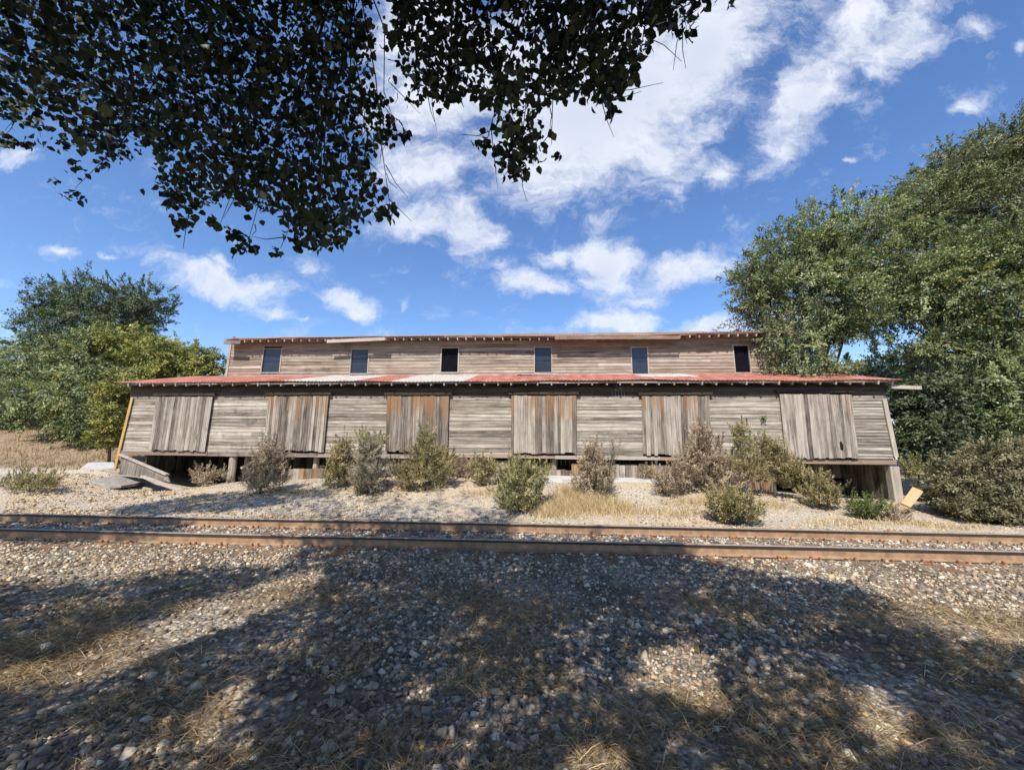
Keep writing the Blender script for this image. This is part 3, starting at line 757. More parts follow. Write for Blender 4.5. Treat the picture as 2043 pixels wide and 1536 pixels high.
m = MB(); A = at(1817, 1012, BY); P = [B_, A, D_, C_]; m.add([*P, *[p + np.array([.01, .05, -.03]) for p in P]], [(0, 1, 2, 3), (7, 6, 5, 4), (1, 0, 4, 5), (2, 1, 5, 6), (3, 2, 6, 7), (0, 3, 7, 4)])
tag(m.build('plywood_board', M_PLY), 'orange brown plywood board tilted on the ground right of the warehouse', 'board')
m = MB(); m.beam(gp(1828, 1000, .12), gp(1870, 992, .14), .35, .05, tint=(.9, .1, .1)); tag(m.build('grey_plank', M_BEAM), 'short grey plank on the ground behind the orange plywood board', 'plank')

# ------------------------------------------------------------------ foliage
def spray_leaves(cent, dirs, nleaf, twig, lw, ll, droop, spread, outf=.22):
    """leaves in small flattened clumps at the twig ends; every third clump is a spray reaching outward"""
    n = len(cent); sz = twig * RNG.uniform(.55, 1.3, (n, 1)); out = RNG.random(n) < outf
    nr = np.array([0, 0, .6]) + dirs * .9; nr += RNG.normal(0, .38, nr.shape); nr /= np.linalg.norm(nr, axis=1)[:, None]
    a = np.cross(nr, RNG.normal(size=(n, 3))); a /= np.linalg.norm(a, axis=1)[:, None]; b = np.cross(nr, a)
    a = np.where(out[:, None], dirs + RNG.normal(0, .25, (n, 3)), a); a /= np.linalg.norm(a, axis=1)[:, None]
    R = lambda v: np.repeat(v, nleaf, 0)
    m = n * nleaf; u = RNG.normal(0, .36, (m, 1)); v = RNG.normal(0, .30, (m, 1)); w = RNG.normal(0, .12, (m, 1))
    o = R(out)[:, None]; u = np.where(o, RNG.random((m, 1)) * 1.35, u); v = np.where(o, v * (.55 - .33 * u / 1.35), v); w = np.where(o, w * .7, w)
    S = R(sz)
    p = R(cent) + S * (R(a) * u + R(b) * v + R(nr) * w) - np.array([0, 0, 1]) * S * droop * (u * u + v * v) * .6
    ax = R(a) * np.where(o, .8, u * 2) + R(b) * v * 2 + RNG.normal(0, .45, (m, 3)); ax[:, 2] -= droop * .5; ax /= np.linalg.norm(ax, axis=1)[:, None]
    return p, ax, R(nr)
def leaf_mesh(name, p, ax, nr, L, w, cols, mat, parent):
    n = len(p); nn = RNG.normal(size=(n, 3)) * .5 + nr; sd = np.cross(ax, nn); sd /= (np.linalg.norm(sd, axis=1)[:, None] + 1e-9)
    L = L * RNG.uniform(.7, 1.25, (n, 1)); w = w * RNG.uniform(.7, 1.25, (n, 1))
    V = np.stack([p, p + ax * L * .45 + sd * w * .5, p + ax * L, p + ax * L * .45 - sd * w * .5], 1).reshape(-1, 3)
    F = np.arange(n * 4).reshape(-1, 4)
    return link_mesh(name, V, F, mat, parent, False, np.repeat(cols, 4, 0))
def lobe(px, py, rx, ry, Y, rd=None):
    c = at(px, py, Y); w = (c - CAM) @ CF; s = w / FPX
    return c, np.array([rx * s, (rd or (rx + ry) / 2) * s, ry * s])
def in_frame_dist(p): return np.linalg.norm(p - CAM, axis=1)
def tree(name, lobes, base, trunk_r, pal, label, cat, n_clump, nleaf, twig, ll, lw, group=None, droop=.3, trunk_lean=None, yellow=0.0, mat=None, shell=.45, limbs=True, spread=.45, trunkname='trunk', crownname='crown', bare=0):
    base = np.array(base, float)
    root = empty(name, tuple(base), label, cat, group)
    n_clump = int(n_clump * .52); nleaf = int(nleaf * 1.9) if nleaf > 15 else nleaf
    if mat is None and nleaf > 15: n_clump = int(n_clump * (1.12 if 'locust' in name else 1.3)); ll *= 1.12; lw *= 1.35
    C = []; D = []; tone = []
    vol = np.array([np.prod(r) ** .67 for c, r in lobes]); cnt = (n_clump * vol / vol.sum()).astype(int) + 2
    for (c, r), k in zip(lobes, cnt):
        d = RNG.normal(size=(k, 3)); d /= np.linalg.norm(d, axis=1)[:, None]
        rad = RNG.random((k, 1)) ** (shell * .72) * (1 + .05 * RNG.normal(size=(k, 1)))
        wob = .94 + .16 * np.sin(d[:, :1] * 5 + c[0]) * np.cos(d[:, 2:] * 6 + c[2])
        pts = c + d * r * rad * wob
        C.append(pts); dd = d * .8 + np.array([0, 0, .25 if mat is None else .8]) + RNG.normal(0, .3, (k, 3)); dd /= np.linalg.norm(dd, axis=1)[:, None]; D.append(dd)
        tone.append(np.clip(RNG.normal(.5, .26, k), 0, 1))
    C = np.concatenate(C); D = np.concatenate(D); tone = np.concatenate(tone)
    ok = C[:, 2] > ground(C[:, 0], C[:, 1]) + .05; C, D, tone = C[ok], D[ok], tone[ok]
    p, ax, nr = spray_leaves(C, D, nleaf, twig * ((.80 if 'locust' in name else .68) if mat is None else .9), lw, ll, droop, spread, (.55 if 'locust' in name else .30) if mat is None else .55)
    tn = np.clip(np.repeat(tone, nleaf) + RNG.normal(0, .13, len(p)), 0, 1)
    pal = np.array(pal) * (1.0 if mat is None else 1.95); ii = tn * (len(pal) - 1.001); i0 = ii.astype(int); fr = (ii - i0)[:, None]
    cols = pal[i0] * (1 - fr) + pal[np.minimum(i0 + 1, len(pal) - 1)] * fr
    if yellow > 0:
        ysel = np.repeat(RNG.random(len(C)) < yellow, nleaf) & (RNG.random(len(p)) < .8)
        cols[ysel] = np.array([.26, .22, .04]) * RNG.uniform(.7, 1.2, (ysel.sum(), 1))
    # flat wide trunk and limbs
    m = MB(); top = np.mean([c for c, r in lobes], 0) if trunk_lean is None else np.array(trunk_lean, float)
    pts = [base + np.array([0, 0, -.15])]; 
    for t in (.25, .5, .75, 1.0): pts.append(base * (1 - t) + top * t + RNG.normal(0, trunk_r * .6, 3) * (1 if t < 1 else 0))
    m.tube(pts, [trunk_r * 1.25, trunk_r, trunk_r * .8, trunk_r * .6, trunk_r * .35], 8, wob=.15)
    if limbs:
        for (c, r) in lobes:
            s = pts[random.choice((2, 3))]; mid = (s + c) / 2 + RNG.normal(0, .12, 3) * np.linalg.norm(c - s) * .5
            tr = trunk_r * .45
            m.tube([s, mid, c], [tr, tr * .6, tr * .3], 6)
            near = np.argsort(np.linalg.norm(C - c, axis=1))[:200]
            for j in RNG.choice(near, min(26, len(near)), replace=False):
                q = C[j]; k2 = (c + q) / 2 + RNG.normal(0, .05, 3) * np.linalg.norm(q - c)
                m.tube([c * .6 + mid * .4, k2, q], [tr * .28, tr * .18, tr * .07], 4)
    m.build(trunkname, M_BARK, root, True)
    leaf_mesh(crownname, p, ax, nr, ll, lw, cols, mat or M_LEAF, root)
    return root
G_MID = [(.028, .042, .018), (.105, .132, .058), (.22, .25, .115), (.37, .39, .20)]
G_DARK = [(.018, .032, .018), (.050, .074, .038), (.105, .138, .068), (.18, .21, .105)]
G_YEL = [(.050, .064, .018), (.15, .165, .045), (.28, .275, .075), (.44, .40, .13)]
G_OLV = [(.032, .044, .022), (.095, .112, .056), (.19, .20, .10), (.30, .30, .16)]
def gz(px, py, Y): P = at(px, py, Y); return (P[0], P[1], g1(P[0], P[1]))
# left group, far to near
tree('shade_tree', [lobe(210, 610, 100, 62, 27), lobe(120, 600, 60, 40, 27.5), lobe(285, 610, 60, 52, 26.5), lobe(200, 660, 120, 60, 27), lobe(90, 655, 45, 50, 28)], gz(190, 880, 27), .28, G_DARK,
     'tall dark green tree rising behind the yellowish shrubs on the left', 'tree', 1500, 34, .85, .15, .05, droop=-.25)
tree('roadside_tree', [lobe(30, 740, 60, 70, 24), lobe(-40, 760, 80, 90, 24), lobe(80, 800, 70, 60, 23), lobe(10, 830, 70, 40, 22.5)], gz(20, 880, 24), .18, G_MID,
     'bushy green tree at the far left edge above the dry bank', 'tree', 1300, 30, .7, .13, .045)
tree('roadside_tree', [lobe(130, 720, 80, 60, 21), lobe(200, 700, 70, 50, 20.5), lobe(130, 800, 85, 70, 20), lobe(210, 790, 80, 80, 19), lobe(180, 860, 50, 40, 18.8)], gz(170, 890, 20), .2, G_MID,
     'dense green shrubby tree between the far left edge and the warehouse', 'tree', 2300, 30, .7, .13, .045, yellow=.05)
tree('yellowing_tree', [lobe(250, 685, 60, 35, 20.5), lobe(330, 720, 80, 48, 20), lobe(395, 725, 50, 35, 20), lobe(300, 765, 90, 40, 19.5), lobe(410, 755, 40, 30, 20)], gz(320, 880, 20), .16, G_YEL,
     'yellow green tree showing above the left end of the lower roof', 'tree', 1500, 30, .7, .13, .045)
tree('yellowing_shrub', [lobe(235, 790, 30, 45, 16.6), lobe(225, 835, 34, 35, 16.4), lobe(212, 870, 26, 24, 16.3)], gz(222, 905, 16.4), .06, G_YEL,
     'small bright yellow green shrub touching the left corner of the warehouse', 'shrub', 420, 26, .45, .10, .04, yellow=.2)
# right group
tree('locust_tree', [lobe(1600, 600, 125, 100, 17.5), lobe(1590, 510, 85, 66, 18), lobe(1700, 470, 110, 78, 18), lobe(1740, 590, 120, 95, 18), lobe(1560, 690, 66, 48, 16.2), lobe(1510, 570, 50, 55, 17), lobe(1620, 740, 75, 22, 15.2), lobe(1690, 655, 60, 30, 17)], gz(1655, 900, 18.5), .20, G_MID,
     'feathery light green tree overhanging the right end of the upper roof', 'tree', 3600, 34, .75, .11, .04, droop=.25, yellow=.015)
tree('locust_tree', [lobe(1905, 338, 72, 46, 20), lobe(2000, 298, 70, 46, 20), lobe(2070, 330, 70, 90, 20), lobe(1870, 390, 75, 50, 19.5), lobe(1960, 420, 100, 70, 20), lobe(1830, 440, 70, 55, 19.5)], gz(1935, 900, 20), .38, G_OLV,
     'tallest tree with airy olive crown rising at the top right', 'tree', 3000, 32, .8, .12, .04, droop=.1)
tree('locust_tree', [lobe(1860, 540, 90, 80, 17.5), lobe(1980, 500, 75, 60, 17), lobe(2060, 520, 70, 90, 17), lobe(1910, 600, 95, 45, 17), lobe(1850, 695, 50, 30, 17), lobe(1925, 655, 60, 22, 17), lobe(2040, 640, 80, 80, 17), lobe(1990, 720, 70, 30, 17)], gz(1940, 900, 17.2), .27, G_MID,
     'broad tree with dark trunk and some yellow leaves at the right edge', 'tree', 2900, 32, .75, .115, .04, droop=.2, yellow=.07)
tree('dense_shrub', [lobe(1850, 800, 60, 55, 15.5), lobe(1840, 870, 48, 50, 15), lobe(1900, 780, 60, 40, 16), lobe(1905, 860, 60, 55, 15.4)], gz(1860, 930, 15.4), .1, G_DARK,
     'tall dark green shrub beside the right end of the warehouse', 'shrub', 1900, 28, .55, .11, .045)
tree('dense_shrub', [lobe(1990, 790, 70, 50, 15.5), lobe(2050, 830, 70, 70, 15.5), lobe(1980, 860, 55, 45, 15), lobe(2060, 760, 60, 50, 15.5)], gz(2000, 930, 15.4), .1, G_MID,
     'leafy green shrub mass under the trees at the right edge', 'shrub', 1900, 28, .55, .11, .045, yellow=.02)
tree('evergreen_bush', [lobe(1950, 965, 85, 62, 11.2), lobe(2030, 960, 90, 78, 11), lobe(1905, 1000, 42, 34, 11.6), lobe(1980, 1010, 85, 35, 10.8), lobe(1990, 910, 60, 34, 11.4)], (*at(1965, 1040, 11.1)[:2], .1), .07, [(.05, .050, .022), (.125, .118, .058), (.215, .195, .105), (.32, .27, .17)],
     'large spreading olive bush in the lower right beside the plywood board', 'bush', 2600, 30, .30, .07, .022, droop=-.1)
# beyond the right trees: a far row closes the view under the crowns
tree('background_tree', [lobe(1750, 760, 120, 60, 30), lobe(1900, 740, 130, 40, 30), lobe(2060, 740, 120, 60, 30), lobe(1640, 770, 80, 40, 30)], gz(1850, 870, 30), .2, G_DARK,
     'far dark tree seen low between the trunks on the right', 'tree', 1500, 26, 1.0, .2, .08)
tree('background_tree', [lobe(20, 830, 120, 50, 34), lobe(-120, 790, 120, 90, 34)], gz(-30, 880, 34), .2, G_DARK, 'far dark tree low behind the left bank', 'tree', 700, 26, 1.0, .2, .08)

# dry juniper-like bushes along the building
J_BR = [(.060, .045, .032), (.135, .100, .070), (.215, .165, .115), (.30, .24, .165)]
J_OL = [(.042, .040, .018), (.105, .092, .042), (.175, .145, .070), (.26, .205, .11)]
J_GR = [(.040, .044, .018), (.100, .098, .040), (.17, .155, .070), (.25, .21, .11)]
def bush(bx, by, parts, pal, label, n=420, ll=.06, lw=.017, twig=.19, droop=-.45, depth=None, Y=None, cat='bush', top_green=False):
    P = on_ground(bx, by)
    if Y is not None: P = at(bx, by, Y); P[2] = g1(P[0], P[1])
    Yb = P[1] + .05
    return tree('dry_bush', [lobe(a, b, c, d, Yb, depth) for a, b, c, d in parts], tuple(P), .03, pal, label, cat, n, 30, twig, ll, lw, 'dry bushes along the warehouse', droop=droop, mat=M_NEEDLE, shell=.5, spread=.4, trunkname='stems', crownname='foliage')
bush(60, 981, [(60, 960, 50, 18), (30, 965, 25, 14), (95, 960, 20, 12)], J_OL, 'low flat olive bush on the bare ground at the far left', 300)
bush(425, 972, [(425, 955, 32, 17), (400, 948, 14, 14)], J_BR, 'small pale brown bush in the dark gap under the left end', 200, Y=13.1)
bush(520, 985, [(530, 955, 42, 30), (540, 915, 32, 30), (535, 893, 14, 22), (510, 965, 24, 22)], J_BR, 'grey brown bush with a pointed top before the second sliding door', 520)
bush(672, 975, [(672, 950, 32, 26), (682, 915, 22, 34), (688, 890, 9, 20)], J_OL, 'narrow bush with a leaning tip just left of the dead juniper', 420)
bush(735, 984, [(735, 945, 34, 38), (735, 900, 24, 32), (725, 965, 28, 18)], [(.065, .052, .038), (.135, .112, .080), (.21, .18, .13), (.29, .25, .19)], 'half dead grey brown juniper with a green tip', 650)
bush(745, 900, [(722, 878, 16, 12), (752, 880, 14, 16)], J_GR, 'green living top growing out of the half dead juniper', 120, Y=12.6, cat='bush')
bush(848, 978, [(850, 950, 55, 28), (850, 915, 42, 34), (850, 880, 18, 26), (815, 950, 32, 28), (885, 925, 26, 26)], J_OL, 'largest pyramid shaped olive bush before the third sliding door', 1000)
bush(925, 962, [(920, 935, 24, 20)], J_BR, 'low grey brown twiggy bush right of the pyramid bush', 160, Y=13.0)
bush(962, 968, [(962, 938, 24, 28)], J_OL, 'small rounded olive bush left of the fourth sliding door', 260)
bush(1035, 1022, [(1035, 975, 52, 42), (1030, 945, 34, 28), (1075, 945, 24, 20), (1035, 1000, 42, 20)], J_GR, 'rounded greenest bush standing closest to the track centre', 900)
bush(1185, 992, [(1185, 960, 46, 30), (1183, 925, 26, 34), (1180, 898, 14, 18)], J_BR, 'pointed brown bush growing out of golden dry grass', 620)
bush(1222, 975, [(1222, 885, 20, 24), (1222, 930, 8, 18)], [(.10, .08, .07), (.17, .14, .12), (.24, .20, .17)], 'thin bare twiggy sapling behind the pointed brown bush', 90, Y=12.7, ll=.035, lw=.01)
bush(1330, 988, [(1340, 965, 34, 24), (1365, 935, 26, 30), (1320, 975, 20, 14)], J_BR, 'brown spreading bush at the left of the large thicket', 420)
bush(1410, 985, [(1410, 940, 44, 40), (1405, 895, 34, 34), (1400, 868, 22, 18), (1440, 960, 40, 30)], J_BR, 'tall grey brown bush in the thicket before the fifth sliding door', 850)
bush(1478, 990, [(1478, 935, 40, 34), (1475, 880, 12, 26), (1485, 855, 8, 14)], J_OL, 'bush with a single tall dark shoot between two thicket bushes', 450)
bush(1545, 992, [(1545, 930, 46, 38), (1525, 895, 34, 22), (1575, 945, 26, 30)], J_OL, 'rounded olive bush on dark stems before the sixth sliding door', 800)
bush(1465, 1048, [(1465, 1020, 54, 22), (1450, 1000, 36, 18)], J_OL, 'low olive brown bush right next to the far rail', 620)
bush(1640, 1016, [(1640, 990, 36, 22), (1632, 965, 20, 16)], J_OL, 'small bush before the dark gap under the right end', 360)
bush(1725, 1035, [(1730, 1015, 34, 16)], [(.030, .040, .012), (.065, .080, .026), (.11, .12, .042)], 'low bright green weed near the right corner post', 260, ll=.05, lw=.018)
bush(1785, 1040, [(1785, 1034, 40, 8), (1758, 1022, 10, 8)], J_BR, 'low tangle of tan twigs below the orange plywood board', 130)
bush(1300, 965, [(1290, 950, 22, 12)], J_BR, 'low brown weeds against the stained skirting boards', 100, Y=13.2)
bush(1822, 960, [(1835, 940, 30, 20)], J_GR, 'thin green bush behind the orange plywood board', 240, Y=14)
# little vine sprig on the siding
P = at(1524, 836, 13.5)
tree('wall_sprig', [lobe(1524, 834, 6, 5, 13.5)], tuple(P - np.array([0, 0, .10])), .003, [(.05, .12, .02), (.10, .22, .04)], 'tiny bright green sprig growing from the siding left of the last door', 'plant', 14, 10, .10, .06, .03, limbs=False, trunkname='stem', crownname='leaves')

# golden grass tufts
def tufts(name, spots, label, h=(.12, .34), g=1.0):
    B = []; 
    for (px, py, rx, ry, k) in spots:
        c = on_ground(px, py); sc = np.linalg.norm(c - CAM) / FPX
        x = c[0] + RNG.normal(0, rx * sc * .5, k); y = c[1] + RNG.normal(0, ry * sc * 2.0, k); B.append(np.stack([x, y, ground(x, y)], -1))
    B = np.concatenate(B); n = len(B)
    cols = np.array([(.46, .33, .17), (.58, .45, .26), (.38, .27, .14), (.64, .54, .36)])[RNG.integers(0, 4, n)] * RNG.uniform(.75, 1.1, (n, 1)) * g
    return blades(name, B, RNG.uniform(h[0], h[1], n), RNG.uniform(.003, .006, n), np.abs(RNG.normal(0, .45, n)), cols, label)
tufts('dry_grass', [(1110, 1020, 50, 10, 2600), (1180, 1010, 60, 12, 4200), (1240, 1020, 40, 7, 700), (1150, 990, 40, 8, 1500)], 'golden dry grass around the pointed brown bush beyond the track')
tufts('dry_grass', [(1390, 1005, 60, 6, 1200), (1340, 1025, 60, 6, 900), (960, 985, 40, 5, 350), (1540, 1010, 40, 5, 600), (1680, 1045, 60, 5, 500), (600, 985, 30, 4, 200), (1850, 1050, 70, 4, 700)], 'thin patches of golden dry grass scattered beyond the track', (.05, .18))
n = 9000; x = RNG.uniform(-34, -17, n); y = RNG.uniform(14.5, 24, n)
blades('bank_grass', np.stack([x, y, ground(x, y)], -1), RNG.uniform(.08, .28, n), RNG.uniform(.006, .012, n), np.abs(RNG.normal(0, .5, n)), np.array([(.24, .15, .08), (.30, .20, .11), (.17, .12, .06)])[RNG.integers(0, 3, n)] * RNG.uniform(.8, 1.2, (n, 1)), 'brown dry grass on the bank at the left beyond the warehouse')

# ------------------------------------------------------------------ the tree overhead
def inside(px, py, poly):
    px = np.asarray(px); py = np.asarray(py); r = np.zeros(px.shape, bool); n = len(poly)
    for i in range(n):
        x1, y1 = poly[i]; x2, y2 = poly[(i + 1) % n]
        c = ((y1 > py) != (y2 > py)) & (px < (x2 - x1) * (py - y1) / (y2 - y1 + 1e-12) + x1); r ^= c
    return r
def overhead():
    base = np.array([-2.6, -2.2, g1(-2.6, -2.2)])
    root = empty('shade_tree', tuple(base), 'broadleaf tree overhead whose dark drooping branches fill the top of the picture', 'tree')
    left = [(-150, -150), (742, -150), (745, 60), (738, 170), (770, 225), (795, 262), (755, 300), (735, 350), (755, 385), (800, 418), (755, 425), (705, 415), (700, 470), (610, 485), (560, 420), (520, 420), (440, 390), (385, 420), (340, 400), (310, 310), (270, 255), (215, 300), (160, 300), (130, 250), (60, 190), (0, 190), (-150, 200)]
    right = [(792, -150), (1450, -150), (1430, 10), (1360, 30), (1300, 70), (1265, 140), (1235, 190), (1205, 190), (1130, 185), (1090, 190), (1080, 250), (1085, 300), (1050, 330), (1020, 345), (1005, 290), (1000, 230), (940, 195), (880, 190), (835, 195), (800, 140), (780, 60)]
    tips = [(10, 282, 34, 12, 40), (55, 285, 22, 10, 18), (45, 235, 30, 14, 26), (15, 215, 36, 24, 50), (80, 250, 26, 20, 20), (60, 205, 40, 18, 36), (125, 280, 24, 20, 20), (230, 310, 24, 18, 20), (110, 358, 14, 6, 5), (150, 385, 24, 10, 14), (150, 330, 18, 24, 16), (200, 320, 20, 20, 16), (365, 440, 22, 18, 26), (350, 400, 25, 20, 26), (430, 440, 14, 12, 10), (490, 490, 26, 18, 34), (470, 465, 24, 10, 20), (555, 500, 16, 8, 8), (600, 480, 20, 14, 18), (640, 485, 20, 12, 16), (680, 480, 22, 12, 18), (770, 425, 26, 12, 20), (800, 265, 14, 16, 10), (780, 240, 18, 14, 12), (1035, 345, 18, 14, 20), (1100, 265, 6, 8, 3), (1110, 305, 7, 14, 5), (965, 280, 22, 14, 16), (1000, 300, 20, 14, 14), (1220, 220, 12, 18, 12), (1215, 195, 18, 14, 14), (1375, 55, 20, 14, 14), (1360, 70, 14, 10, 8), (1455, 5, 14, 8, 6), (1000, 330, 15, 15, 12), (805, 75, 6, 10, 4), (760, 200, 20, 20, 14), (650, 440, 30, 24, 30)]
    P = []
    def scatter(poly, ncl, nl, rad, near):
        c = []
        bb = np.array(poly); lo, hi = bb.min(0), bb.max(0)
        while len(c) < ncl:
            q = RNG.uniform(lo, hi, (400, 2)); q = q[inside(q[:, 0], q[:, 1], poly)]; c += list(q)
        c = np.array(c[:ncl]); 
        for (x, y) in c:
            k = int(nl * RNG.uniform(.5, 1.5)); xs = x + RNG.normal(0, rad, k); ys = y + RNG.normal(0, rad, k)
            edge = not inside(np.array([x]), np.array([y + 60]), poly)[0]
            Y0 = near(x, y) * RNG.uniform(.9, 1.12)
            for a, b in zip(xs, ys): P.append(at(a, b, Y0 + RNG.normal(0, .10)))
    nearL = lambda x, y: (2.3 + .9 * RNG.random()) if x > 420 else (2.6 + (420 - x) / 420 * 1.6 * RNG.random() + .5 * RNG.random())
    scatter(left, 700, 10, 15, nearL)
    scatter(left[:3] + [(700, 200), (600, 330), (420, 300), (300, 220), (200, 200), (60, 120), (-150, 130)], 360, 9, 20, lambda x, y: nearL(x, y) * RNG.uniform(1.0, 1.5))
    scatter(right, 400, 10, 15, lambda x, y: 1.9 + .8 * RNG.random())
    for (x, y, rx, ry, k) in tips:
        k = int(k * 1.1); Y0 = 2.35 + .5 * RNG.random() if x > 300 else 3.0
        for _ in range(k): P.append(at(x + RNG.normal(0, rx * .5), y + RNG.normal(0, ry * .5), Y0 + RNG.normal(0, .05)))
    nview = len(P)
    # the part of the crown above and behind: placed so that its gaps let light through where the ground is sunlit
    shade = [(-300, 1170), (130, 1165), (330, 1150), (430, 1130), (560, 1140), (620, 1085), (700, 1070), (1280, 1090), (1420, 1125), (1560, 1150), (1700, 1170), (1800, 1225), (1880, 1270), (2010, 1290), (2350, 1310), (2350, 1700), (-300, 1700)]
    lit = [[(-300, 1375), (150, 1370), (330, 1300), (560, 1215), (640, 1170), (650, 1130), (560, 1150), (420, 1190), (300, 1240), (100, 1320), (-300, 1330)],
           [(1260, 1300), (1380, 1280), (1430, 1330), (1460, 1420), (1400, 1430), (1330, 1390), (1270, 1370)],
           [(1690, 1370), (1760, 1360), (1800, 1420), (1830, 1500), (1760, 1500), (1690, 1440)], [(1120, 1490), (1240, 1470), (1260, 1560), (1110, 1560)],
           [(430, 1380), (520, 1340), (500, 1420), (400, 1500), (380, 1450)], [(830, 1350), (900, 1340), (880, 1385), (790, 1400)], [(1380, 1175), (1420, 1170), (1430, 1190), (1385, 1195)]]
    NG = 240000; G = np.stack([RNG.uniform(-9, 9, NG), RNG.uniform(.6, 7.4, NG)], -1); gz_ = ground(G[:, 0], G[:, 1])
    G3 = np.stack([G[:, 0], G[:, 1], gz_], -1); px, py, w = project(G3)
    jx = px + RNG.normal(0, 10, len(px)); jy = py + RNG.normal(0, 6, len(py))
    ok = inside(jx, jy, shade)
    for L in lit: ok &= ~inside(jx, jy, L)
    ok &= RNG.random(len(ok)) < .55 + .5 * sstep(.30, .55, vnoise(G[:, 0], G[:, 1], 2.4, 21))
    ok &= ~((px < 640) & (RNG.random(len(ok)) < .35 * sstep(.5, .65, vnoise(G[:, 0], G[:, 1], 1.3, 22))))
    G3 = G3[ok]
    # shade beyond the rails on the left
    extra = [[(-200, 1040), (0, 1035), (380, 1040), (330, 1075), (120, 1080), (0, 1075), (-200, 1090)], [(230, 1015), (420, 985), (640, 975), (690, 985), (560, 1005), (430, 1020), (250, 1030)]]
    E3 = []
    for poly in extra:
        bb = np.array(poly); q = RNG.uniform(bb.min(0), bb.max(0), (1500, 2)); q = q[inside(q[:, 0], q[:, 1], poly)]
        E3 += [on_ground(a, b) for a, b in q]
    E3 = np.array(E3)
    S = SUN / SUN[2]
    def lift(G3, hmin, hmax, keep):
        out = []
        for _ in range(8):
            h = RNG.uniform(hmin, hmax, len(G3)); Q = G3 + S * h[:, None]; a, b, w = project(Q)
            vis = (w > .2) & (a > -60) & (a < 2100) & (b > -60) & (b < 1600)
            canopy = inside(a, b, left) | inside(a, b, right)
            good = ((~vis) | (canopy & (Q[:, 1] < 6) & (np.linalg.norm(Q - CAM, axis=1) > 3.2))) & (Q[:, 2] > 2.6)
            out.append(Q[good]); G3 = G3[~good]
            if len(G3) == 0: break
        return np.concatenate(out)
    Q = lift(G3, 3.2, 6.6, True)
    Q = Q[RNG.random(len(Q)) < .8]
    # upper crown leaves, mostly out of view, added to shade the drooping branches
    PV = np.array(P); vx, vy, _ = project(PV); keep = RNG.random(len(PV)) < np.clip(.08 + vx / 520, .08, 1.0)
    PV = np.repeat(PV[keep], 2, 0); PV = PV + S * RNG.uniform(.9, 4.5, (len(PV), 1)) + RNG.normal(0, .07, PV.shape)
    a, b, w = project(PV); vis = (w > .2) & (a > -60) & (a < 2100) & (b > -60) & (b < 1600); can = inside(a, b, left) | inside(a, b, right)
    Q = np.concatenate([Q, PV[(~vis) | (can & (RNG.random(len(a)) < .3) & (np.linalg.norm(PV - CAM, axis=1) > 3.2) & (PV[:, 1] > 1.2))]])
    Qe = lift(E3, 6.5, 12.5, True)
    Qe = (Qe[:, None] + RNG.normal(0, .12, (len(Qe), 7, 3))).reshape(-1, 3)
    P = np.concatenate([np.array(P), Q, Qe]); n = len(P)
    # leaf shape: broad ovate with a fold and a drip tip
    shp = np.array([(0, 0, 0), (.30, .42, .06), (.62, .36, .05), (1.0, 0, -.05), (.62, -.36, .05), (.30, -.42, .06), (.45, 0, -.02)])
    fc = np.array([(0, 1, 6), (1, 2, 6), (2, 3, 6), (3, 4, 6), (4, 5, 6), (5, 0, 6)])
    ax = RNG.normal(size=(n, 3)) * .55 + np.array([0, 0, -.75]); ax /= np.linalg.norm(ax, axis=1)[:, None]
    up = RNG.normal(size=(n, 3)); sd = np.cross(ax, up); sd /= np.linalg.norm(sd, axis=1)[:, None]; nn = np.cross(sd, ax)
    L = RNG.uniform(.036, .072, n); a, b, w = project(P); off = ~((w > .2) & (a > -60) & (a < 2100) & (b > -60) & (b < 1600)); L *= np.where(off, 1.5, 1.0); L[len(P) - len(Qe):] *= 1.4
    V = P[:, None] + L[:, None, None] * (shp[None, :, :1] * ax[:, None] + shp[None, :, 1:2] * 1.05 * sd[:, None] + shp[None, :, 2:] * nn[:, None] * 2)
    F = (fc[None] + (np.arange(n) * 7)[:, None, None]).reshape(-1, 3)
    pal = np.array([(.016, .030, .014), (.026, .046, .020), (.042, .066, .030), (.10, .125, .060)]); cols = pal[RNG.choice(4, n, p=[.4, .3, .22, .08])] * RNG.uniform(.6, 1.15, (n, 1))
    link_mesh('crown', V.reshape(-1, 3), F, M_LEAFBIG, root, False, np.repeat(cols, 7, 0))
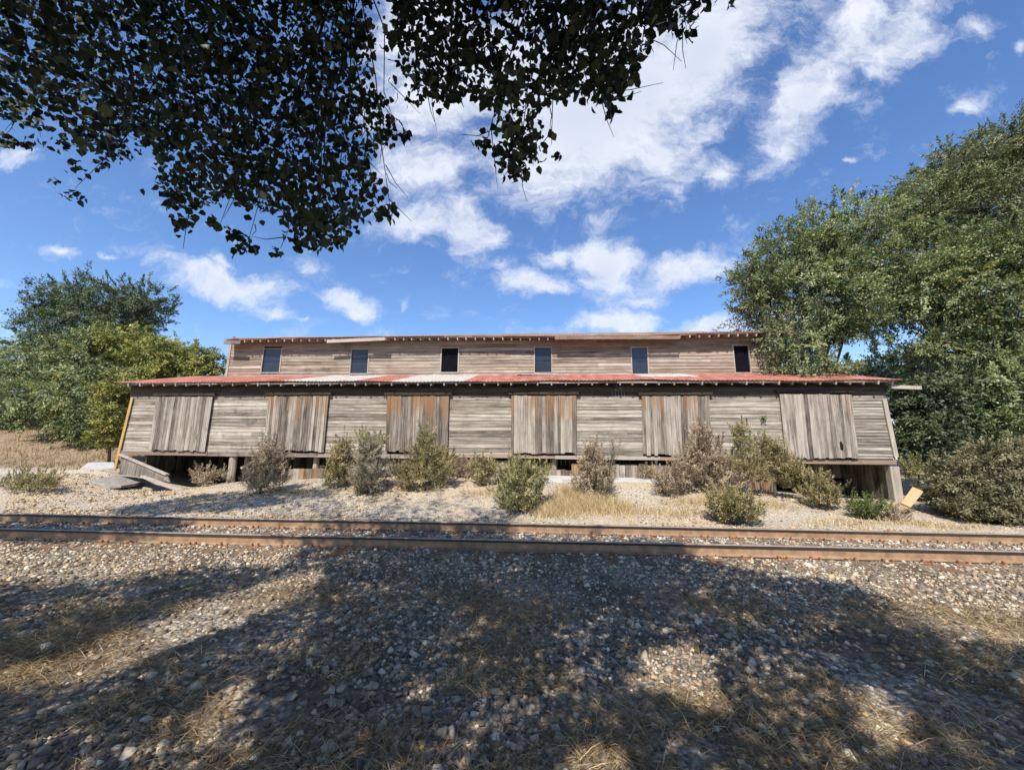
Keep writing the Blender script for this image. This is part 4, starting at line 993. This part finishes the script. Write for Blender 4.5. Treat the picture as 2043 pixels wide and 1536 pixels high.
    # trunk, limbs and twigs
    m = MB(); fork = base + np.array([.15, .1, 3.0]); top = base + np.array([.3, .4, 8.5])
    m.tube([base - np.array([0, 0, .2]), base + np.array([.05, 0, 1.2]), fork, base + np.array([.3, .2, 5.5]), top], [.24, .19, .17, .12, .05], 10, wob=.1)
    def limb(pts, r0, r1):
        k = len(pts); m.tube(pts, [r0 + (r1 - r0) * i / (k - 1) for i in range(k)], 6)
    hubs = []
    for (px_, py_, Y) in ((100, -60, 4.2), (330, -90, 3.4), (560, -100, 2.9), (700, -120, 2.6), (900, -120, 2.3), (1100, -120, 2.1), (1300, -130, 2.2)):
        h = at(px_, py_, Y); s = base + np.array([.2, .15, random.uniform(3.2, 5.5)]); mid = (s + h) / 2 + np.array([0, 0, .5]); limb([s, mid, h], .035, .014); hubs.append(h)
    ends = [(10, 260, 3.2), (60, 235, 3.2), (150, 375, 3.0), (160, 300, 3.1), (220, 310, 3.0), (365, 445, 2.6), (320, 330, 2.7), (490, 500, 2.6), (440, 445, 2.6), (560, 495, 2.5), (610, 480, 2.6), (680, 480, 2.6), (780, 425, 2.6), (740, 350, 2.6), (790, 255, 2.6), (640, 400, 2.7), (1035, 345, 2.5), (970, 285, 2.5), (1100, 290, 2.4), (1220, 220, 2.4), (1180, 190, 2.3), (1370, 60, 2.3), (840, 195, 2.3), (900, 190, 2.3), (1280, 100, 2.3), (520, 420, 2.7), (420, 380, 2.7)]
    for (a, b, Y) in ends:
        e = at(a, b, Y); hs = hubs[:4] if a < 800 else hubs[4:]; h = hs[int(np.argmin([np.linalg.norm(q - e) for q in hs]))]
        mid = h * .45 + e * .55 + RNG.normal(0, .06, 3) + np.array([0, .05, .12]); k1 = h * .2 + e * .8 + RNG.normal(0, .03, 3)
        limb([h, mid, k1, e], .007, .0018)
        for _ in range(5):
            t = RNG.uniform(.3, .95); q = (mid * (1 - t) + e * t); f = q + RNG.normal(0, .13, 3) + np.array([0, 0, -.06]); limb([q, (q + f) / 2 + RNG.normal(0, .015, 3), f], .004, .0015)
    m.build('trunk', M_BARK, root, True)
overhead()
